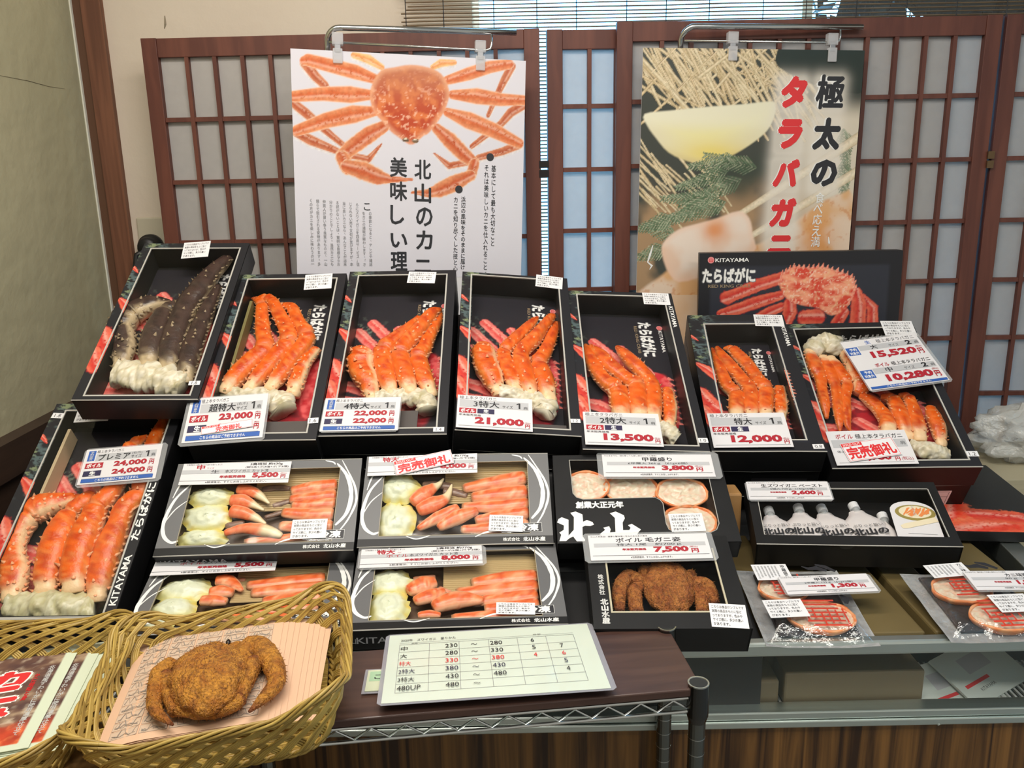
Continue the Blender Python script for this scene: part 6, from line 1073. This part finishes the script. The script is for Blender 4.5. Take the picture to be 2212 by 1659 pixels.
def leaflet(T,label,front=True):
    e=tag(empty('leaflet',T),label,'leaflet','leaflets in the left basket'); m=MB(); m.box(-LW/2,LW/2,-LL/2,LL/2,-.0008,-.0002,LP); m.obj('sheet',e)
    if front:
        p=Pr(LW,LL); c.mesh(p,PRINT)
        for t_,y in (('カ',.028),('ニ',-.008),('み',-.048),('そ',-.092)): p.text(t_,-.009,y-.003,.066,.043,WHITE,.13); p.text(t_,-.006,y,.060,.037,BRED,.065)
        p.vtext('北海道産ずわいがに使用濃厚仕立て',.075,-.085,.009,.150,WHITE,.02); p.vtext('かに味噌と身',.060,-.01,.008,.06,BRED,.05); p.vtext('北の海の恵み',-.075,-.02,.012,.08,WHITE,.02); p.obj('leaflet_print',e)
for i in range(3,0,-1): leaflet(LF@Matrix.Translation((.030+.008*i,.002-.003*i,-.0012*i-.003))@Matrix.Rotation(R(-1.2*i),4,'Z'),'plain pale leaflet edge behind the two printed leaflets, '+['','nearest','middle one','farthest'][i],False)
leaflet(LF@Matrix.Translation((.030,.001,-.0026))@Matrix.Rotation(R(-1),4,'Z'),'second red lettered leaflet, mostly covered by the top one'); leaflet(LF,'top leaflet with big red letters in the left basket')
# ---------------------------------------------------------------- posters and their stands
def P1art():
    c=Cv(.594,.56,236,222); c.a[:]=(.72,.70,.77); A=DATA['art1']; O=((.66,.145,.045),(.84,.37,.18)); O2=((.50,.11,.045),(.70,.29,.15))
    sh=c.noise(20,3)
    for k in ('T1','T2','L1c','L1b','L2b','L3b','L3c','R1b','R2b','R3b','R3c'): c.limb([(x,y-6,r) for x,y,r in A[k]],(.70,.66,.68),(.78,.75,.78),seed=3)
    for k in ('T1','T2'): c.limb(A[k],(.80,.32,.10),(.90,.66,.32),(.85,.6,.4),seed=2)
    for k in ('L1c','L1b','L2b','L3b','L3c','R1b','R2b','R3b','R3c'): c.limb(A[k],O2[0],O2[1],(.85,.6,.45),seed=sum(map(ord,k)))
    for k in ('L1','L2','L3','R1','R2','R3'): c.limb(A[k],O[0],O[1],(.90,.62,.45),seed=sum(map(ord,k)))
    for k in ('CL1','CR1','CL2','CR2','CL3','CR3'): c.limb(A[k],(.58,.11,.035),(.80,.35,.17),(.90,.62,.42),seed=sum(map(ord,k)),bumps=.25)
    B=DATA['art1body']; mk=c.mask(B,.0025); n=c.noise(55,4,3); n2=c.noise(170,6,2); cy=(B[0][1]+B[12][1])/2000; up=sm(cy-.02,cy+.10,c.Y)
    col=np.array((.52,.075,.028))*(1-sm(.35,.7,n)[...,None])+np.array((.74,.20,.065))*sm(.35,.7,n)[...,None]; col=col*(1-.55*up[...,None])+np.array((.55,.26,.14))*.55*up[...,None]
    sp=(sm(.66,.74,n2)*(1-up*.8))[...,None]; col=col*(1-.7*sp)+np.array((.95,.55,.38))*.7*sp; ed=sm(.018,0,c.sd)[...,None]; col=col*(1-.6*ed)+np.array((.90,.50,.30))*.6*ed
    c.mix(mk,col)
    for i in (11,13):
        x,y=B[i]; c.limb([(x-4,y+6,5),(x+4,y+6,5)],(.10,.05,.03),(.3,.2,.1)); c.limb([(x-2,y+9,2),(x+2,y+9,2)],(.8,.75,.6),(.8,.7,.5))
    return c
def P2art():
    c=Cv(.594,.64,236,254); A=DATA['art2']; c.a[:]=(.055,.06,.05); n=c.noise(14,2,3); n2=c.noise(70,5,3); rnd=random.Random(4)
    c.mix(sm(-.02,.12,c.X)*sm(.0,-.2,c.Y-.05),(.62,.42,.28)); c.mix(sm(.3,.6,n)*sm(.02,-.1,c.Y),(.38,.24,.13)); c.mix(sm(.06,.2,c.X+.15*(c.Y))*sm(.21,.14,c.Y),(.68,.60,.48))
    def straw(x,y,an,l,w):
        p=[(x-math.cos(an)*l/2,y-math.sin(an)*l/2,w),(x,y,w*1.1),(x+math.cos(an)*l/2,y+math.sin(an)*l/2,w*.9)]; k=rnd.random(); c.limb(p,lerp((.66,.52,.30),(.80,.70,.48),k),lerp((.36,.25,.12),(.5,.38,.2),k),(.20,.14,.07),seed=rnd.randint(0,40))
    for i in range(120): straw(rnd.uniform(-310,160),rnd.uniform(185,335),R(rnd.choice((-52,-60,-45,-68,40,-30))+rnd.uniform(-9,9)),rnd.uniform(120,260),rnd.uniform(2.5,5.2))
    for i in range(26): straw(rnd.uniform(-310,-60),rnd.uniform(-70,60),R(-48+rnd.uniform(-10,10)),rnd.uniform(100,190),rnd.uniform(2,3.6))
    c.mix(sm(0,.02,c.mask(A['dark'],.03)),(.025,.035,.028))
    lm=c.mask(A['lemon'],.003); d=c.sd; ly=sm(.10,.26,c.Y); t=sm(.0,.09,d); col=np.array((.78,.72,.50))*(1-t[...,None])+np.array((.86,.80,.42))*t[...,None]; cent=np.exp(-((c.X+.10)/.10)**2-((c.Y-.055)/.035)**2)[...,None]; col=col*(1-.7*cent)+np.array((.84,.64,.07))*.7*cent; top=sm(.10,.145,c.Y+.02*c.X)[...,None]; col=col*(1-.5*top)+np.array((.88,.86,.70))*.5*top; rim=(sm(.020,.004,d)*sm(.09,.02,c.Y))[...,None]; col=col*(1-.6*rim)+np.array((.62,.48,.22))*.6*rim; c.mix(lm,col)
    def sprig(x,y,an,l):
        for i in range(int(l/10)):
            t=i*10; px,py=x+math.cos(an)*t,y+math.sin(an)*t+.0009*t*t*.4
            for sg in (1,-1):
                a2=an+sg*R(38); q=(1-t/l)*30+10; k=rnd.random(); c.limb([(px,py,2.6),(px+math.cos(a2)*q*.6,py+math.sin(a2)*q*.6,2.9),(px+math.cos(a2)*q,py+math.sin(a2)*q,1.5)],lerp((.10,.17,.09),(.34,.42,.27),k),(.05,.09,.04),seed=rnd.randint(0,30))
    for s_ in ((-30,40,R(190),140),(-60,10,R(200),150),(-20,-10,R(205),190),(-90,-55,R(185),150),(-110,-60,R(212),170),(-190,-160,R(165),100),(-215,-190,R(200),90),(20,20,R(170),150),(-60,-70,R(200),220),(-200,-110,R(200),110),(255,120,R(280),110),(262,40,R(275),110)): sprig(*s_)
    for k,(x,y) in enumerate(((0,0),(-50,5),(40,20),(-20,-35))): c.mix(np.exp(-((c.X-x/1000)/.03)**2-((c.Y-y/1000)/.03)**2)*.55,(.03,.05,.035))
    mm=c.mask(A['meat2'],.006); c.mix(mm,np.array((.74,.42,.20))*(1-sm(.35,.65,n)[...,None])+np.array((.80,.62,.48))*sm(.35,.65,n)[...,None]); c.mix(mm*sm(.62,.75,n2)*.5,(.62,.22,.06))
    for k in ('chop','chop2'):
        (x0,y0),(x1,y1)=A[k]; c.limb([(x0-10,y0-6,9),((x0+x1)/2,(y0+y1)/2,12),(x1+30,y1+20,14)],(.80,.70,.52),(.58,.45,.28),(.45,.33,.2),seed=7)
    mm=c.mask(A['meat'],.004); d=c.sd; col=np.array((.82,.58,.44))*(1-sm(.3,.65,n)[...,None])+np.array((.86,.72,.62))*sm(.3,.65,n)[...,None]; o_=np.exp(-((c.X+.085)/.035)**2-((c.Y+.145)/.03)**2)[...,None]; col=col*(1-.8*o_)+np.array((.75,.24,.05))*.8*o_; e_=sm(.02,0,d)[...,None]; col=col*(1-.45*e_)+np.array((.88,.55,.38))*.45*e_; c.mix(mm,col)
    c.mix(np.exp(-((c.X-.20)/.05)**2-((c.Y+.17)/.06)**2)*.7,(.74,.28,.06))
    # soft pale glow round the lettering, part of the printed design
    for k in ('kyoku','futo','no','ta1','ra','ba','ga','bou'):
        x,y=A[k][0]; h=.020 if k=='bou' else .040; c.mix(np.clip(1.25*np.exp(-(np.maximum(np.abs(c.X-x/1000)-.026,0)/.024)**2-(np.maximum(np.abs(c.Y-y/1000)-h*.8,0)/.024)**2),0,1)*.72,(.80,.74,.66))
    return c
def poster(key,label,art,H,paint):
    e=tag(empty('poster',pose(key)),label,'poster','hanging posters'); Wd,L=dims(key); top=L/2; m=MB(); m.box(-Wd/2,Wd/2,top-H,top,-.004,-.0004,PAPER); m.obj('poster_board',e,bev=.001)
    p=Pr(Wd,H); a=art(); dy=top-a.h/2; n0=len(p.v); a.mesh(p,GLOSSPRINT); p.v=[(x,y+dy,z) for x,y,z in p.v]; p.z=.0003; paint(p); p.obj('poster_print',e); return e,top
def paint1(p):
    t={k:(v[0]/1000,v[1]/1000) for k,v in DATA['p1txt'].items()}
    def col(s,x,y0,y1,w,mt,off=0): p.vtext(s,x-w/2,y1,w,y0-y1,mt,off)
    s=.064; y=t['k1'][1]+.024; x=t['k1'][0]; 
    for i,ch in enumerate('北山のカニ'): p.text(ch,x-.022+.004*(ch in 'のカ'),y-.0605*i-.046,.044,.050 if ch!='ニ' else .034,INK,.026)
    x=t['k2'][0]
    for i,ch in enumerate('美味しい理由'): p.text(ch,x-.022,y+.004-.0605*i-.046,.044 if ch not in 'し' else .036,.050 if ch not in 'い' else .038,INK,.026)
    p.disc(*t['d1'],.010,INK); p.disc(*t['d2'],.010,INK)
    col('基本にして最も大切なこと',t['a1'][0],t['a1'][1]+.006,t['a1e'][1]-.008,.013,INK,.004); col('それは美味しいカニを仕入れること。',t['a2'][0],t['a2'][1]+.008,t['a2e'][1]-.02,.013,INK,.004)
    col('浜辺の風味をそのままに届け',t['b1'][0],t['b1'][1]+.008,t['b1e'][1]-.006,.013,INK,.004); col('カニを知り尽くした技と心',t['b2'][0],t['b2'][1]+.008,t['b2e'][1]-.006,.013,INK,.004)
    lines=['の季節になると、テレビや雑誌','をカニの通販が賑わします。「さ','らにズワイガニを四肩サービス」信','じられない売り文句が並びますが、本','当に良いカニなら、あんなことが出来','る訳がないことは、賢明な皆様ならお','分かりのことでしょう。当然カニにも','仲買人が買い争う良質なものと、一山','幾らで取引される安物があります。多','くの方がカニを楽しみに味わうのは一']
    xs0,xs1=t['t0'][0],t['t9'][0]; y0=t['t9'][1]+.004; y1=t['t0e'][1]
    for i,l in enumerate(lines):
        x=xs0+(xs1-xs0)*i/9; yy=y0-.0012*(9-i) if i>1 else y0-.030; col(l,x,yy,y1,.0085,GREYINK)
    p.text('こ',t['ko'][0]-.007,t['ko'][1]-.010,.016,.018,INK)
def paint2(p):
    p.rect(-.297,-.545,.594,.2195,mat('peach print',(.74,.45,.24),.25,noise=(9,(.78,.60,.46),.3)))
    A={k:(v[0][0]/1000,v[0][1]/1000) for k,v in DATA['art2'].items() if len(v)==1}
    for k,ch,w,h in (('kyoku','極',.078,.088),('futo','太',.076,.084),('no','の',.074,.072)): x,y=A[k]; p.text(ch,x-w/2-.004,y-h/2,w,h,WHITE,.075,shear=.06); p.text(ch,x-w/2,y-h/2,w,h,INK,.065 if ch!='極' else .035,shear=.06)
    for k,ch,w,h in (('ta1','タ',.070,.082),('ra','ラ',.068,.078),('ba','バ',.070,.074),('ga','ガ',.070,.078),('bou','ニ',.066,.052)): x,y=A[k]; y-=.020*(k=='bou'); p.text(ch,x-w/2-.003,y-h/2,w,h,WHITE,.090,shear=.10); p.text(ch,x-w/2,y-h/2,w,h,BRED,.085,shear=.10)
    for k,ch in (('w1','食'),('w2','べ'),('w3','応'),('w4','え'),('w5','満')): x,y=A[k]; p.text(ch,x-.013,y-.013,.026,.028,WHITE,.01)
    p.ribbon([(-.255,-.19,.001),(-.262,-.215,.003),(-.268,-.235,.002),(-.256,-.245,.003),(-.262,-.255,.001)],WHITE); p.ribbon([(.235,-.170,.001),(.238,-.185,.003),(.239,-.19,.001)],WHITE); p.ribbon([(.205,-.245,.001),(.235,-.236,.0016),(.262,-.222,.001)],WHITE)
poster('P1','white hanging poster with a large orange snow crab and black lettering',P1art,.86,paint1)
poster('P2','hanging poster with a lemon wedge, crab meat and red and black lettering',P2art,.86,paint2)
def stand(key,label,arm,x_pole,x_end,x_rod0,x_rod1,zt,zr,clips,back=.016):
    """chrome pole behind the poster bending over into a top arm, a hanging rod and two clips; local x along the poster, y up, z to the viewer"""
    e=tag(empty('poster_stand',pose(key)),label,'poster stand','chrome poster stands'); Wd,L=dims(key); top=L/2; m=MB(); r=.0075; B=.032; pts=[(x_pole,-1.53,-B),(x_pole,top+zt-B-.004,-B)]
    for i in range(1,7): a=R(90*i/6); pts.append((x_pole+B*(1-math.cos(a)),top+zt-B-.004+B*math.sin(a),-B+.018*math.sin(a)))
    pts.append((x_end,top+zt+arm-.004,-.012)); m.tube(pts,r,CHROME,n=14); m.obj('pole_and_arm',e,smooth=True)
    m=MB(); m.tube([(x_pole+.004,top+zr,-.012),(x_rod1-.014,top+zr+.0,-.008),(x_rod1-.004,top+zr+.004,-.008),(x_rod1,top+zr+.014,-.010),(x_rod1,top+zt+arm*.9-.006,-.012)],.0032,CHROME,n=8); m.obj('hanging_rod',e,smooth=True)
    for cx in clips:
        m=MB(); m.box(cx-.012,cx+.012,top-.030,top+.006,.001,.006,CLEARP); m.box(cx-.011,cx+.011,top-.028,top+.006,-.010,-.005,CLEARP); m.box(cx-.014,cx+.014,top+zr-.008,top+zr+.022,-.016,.004,CLEARP); m.box(cx-.008,cx+.008,top-.004,top+zr,-.006,.003,mat('grey clip spring',(.35,.35,.37),.35,.6)); m.obj('clip',e,bev=.002)
    m=MB(); m.tube([(x_pole,-1.545,-B),(x_pole,-1.525,-B)],[.03,.03],mat('black stand foot',(.02,.02,.02),.5),n=28); m.obj('foot',e)
stand('P1','chrome poster stand holding the white crab poster on the left',.012,-.208,.272,0,.208,.062,.022,(-.182,.178))
stand('P2','chrome poster stand holding the lemon and crab meat poster on the right',.004,-.190,.292,0,.232,.060,.020,(-.060,.208))
bpy.data.objects.remove(_to)
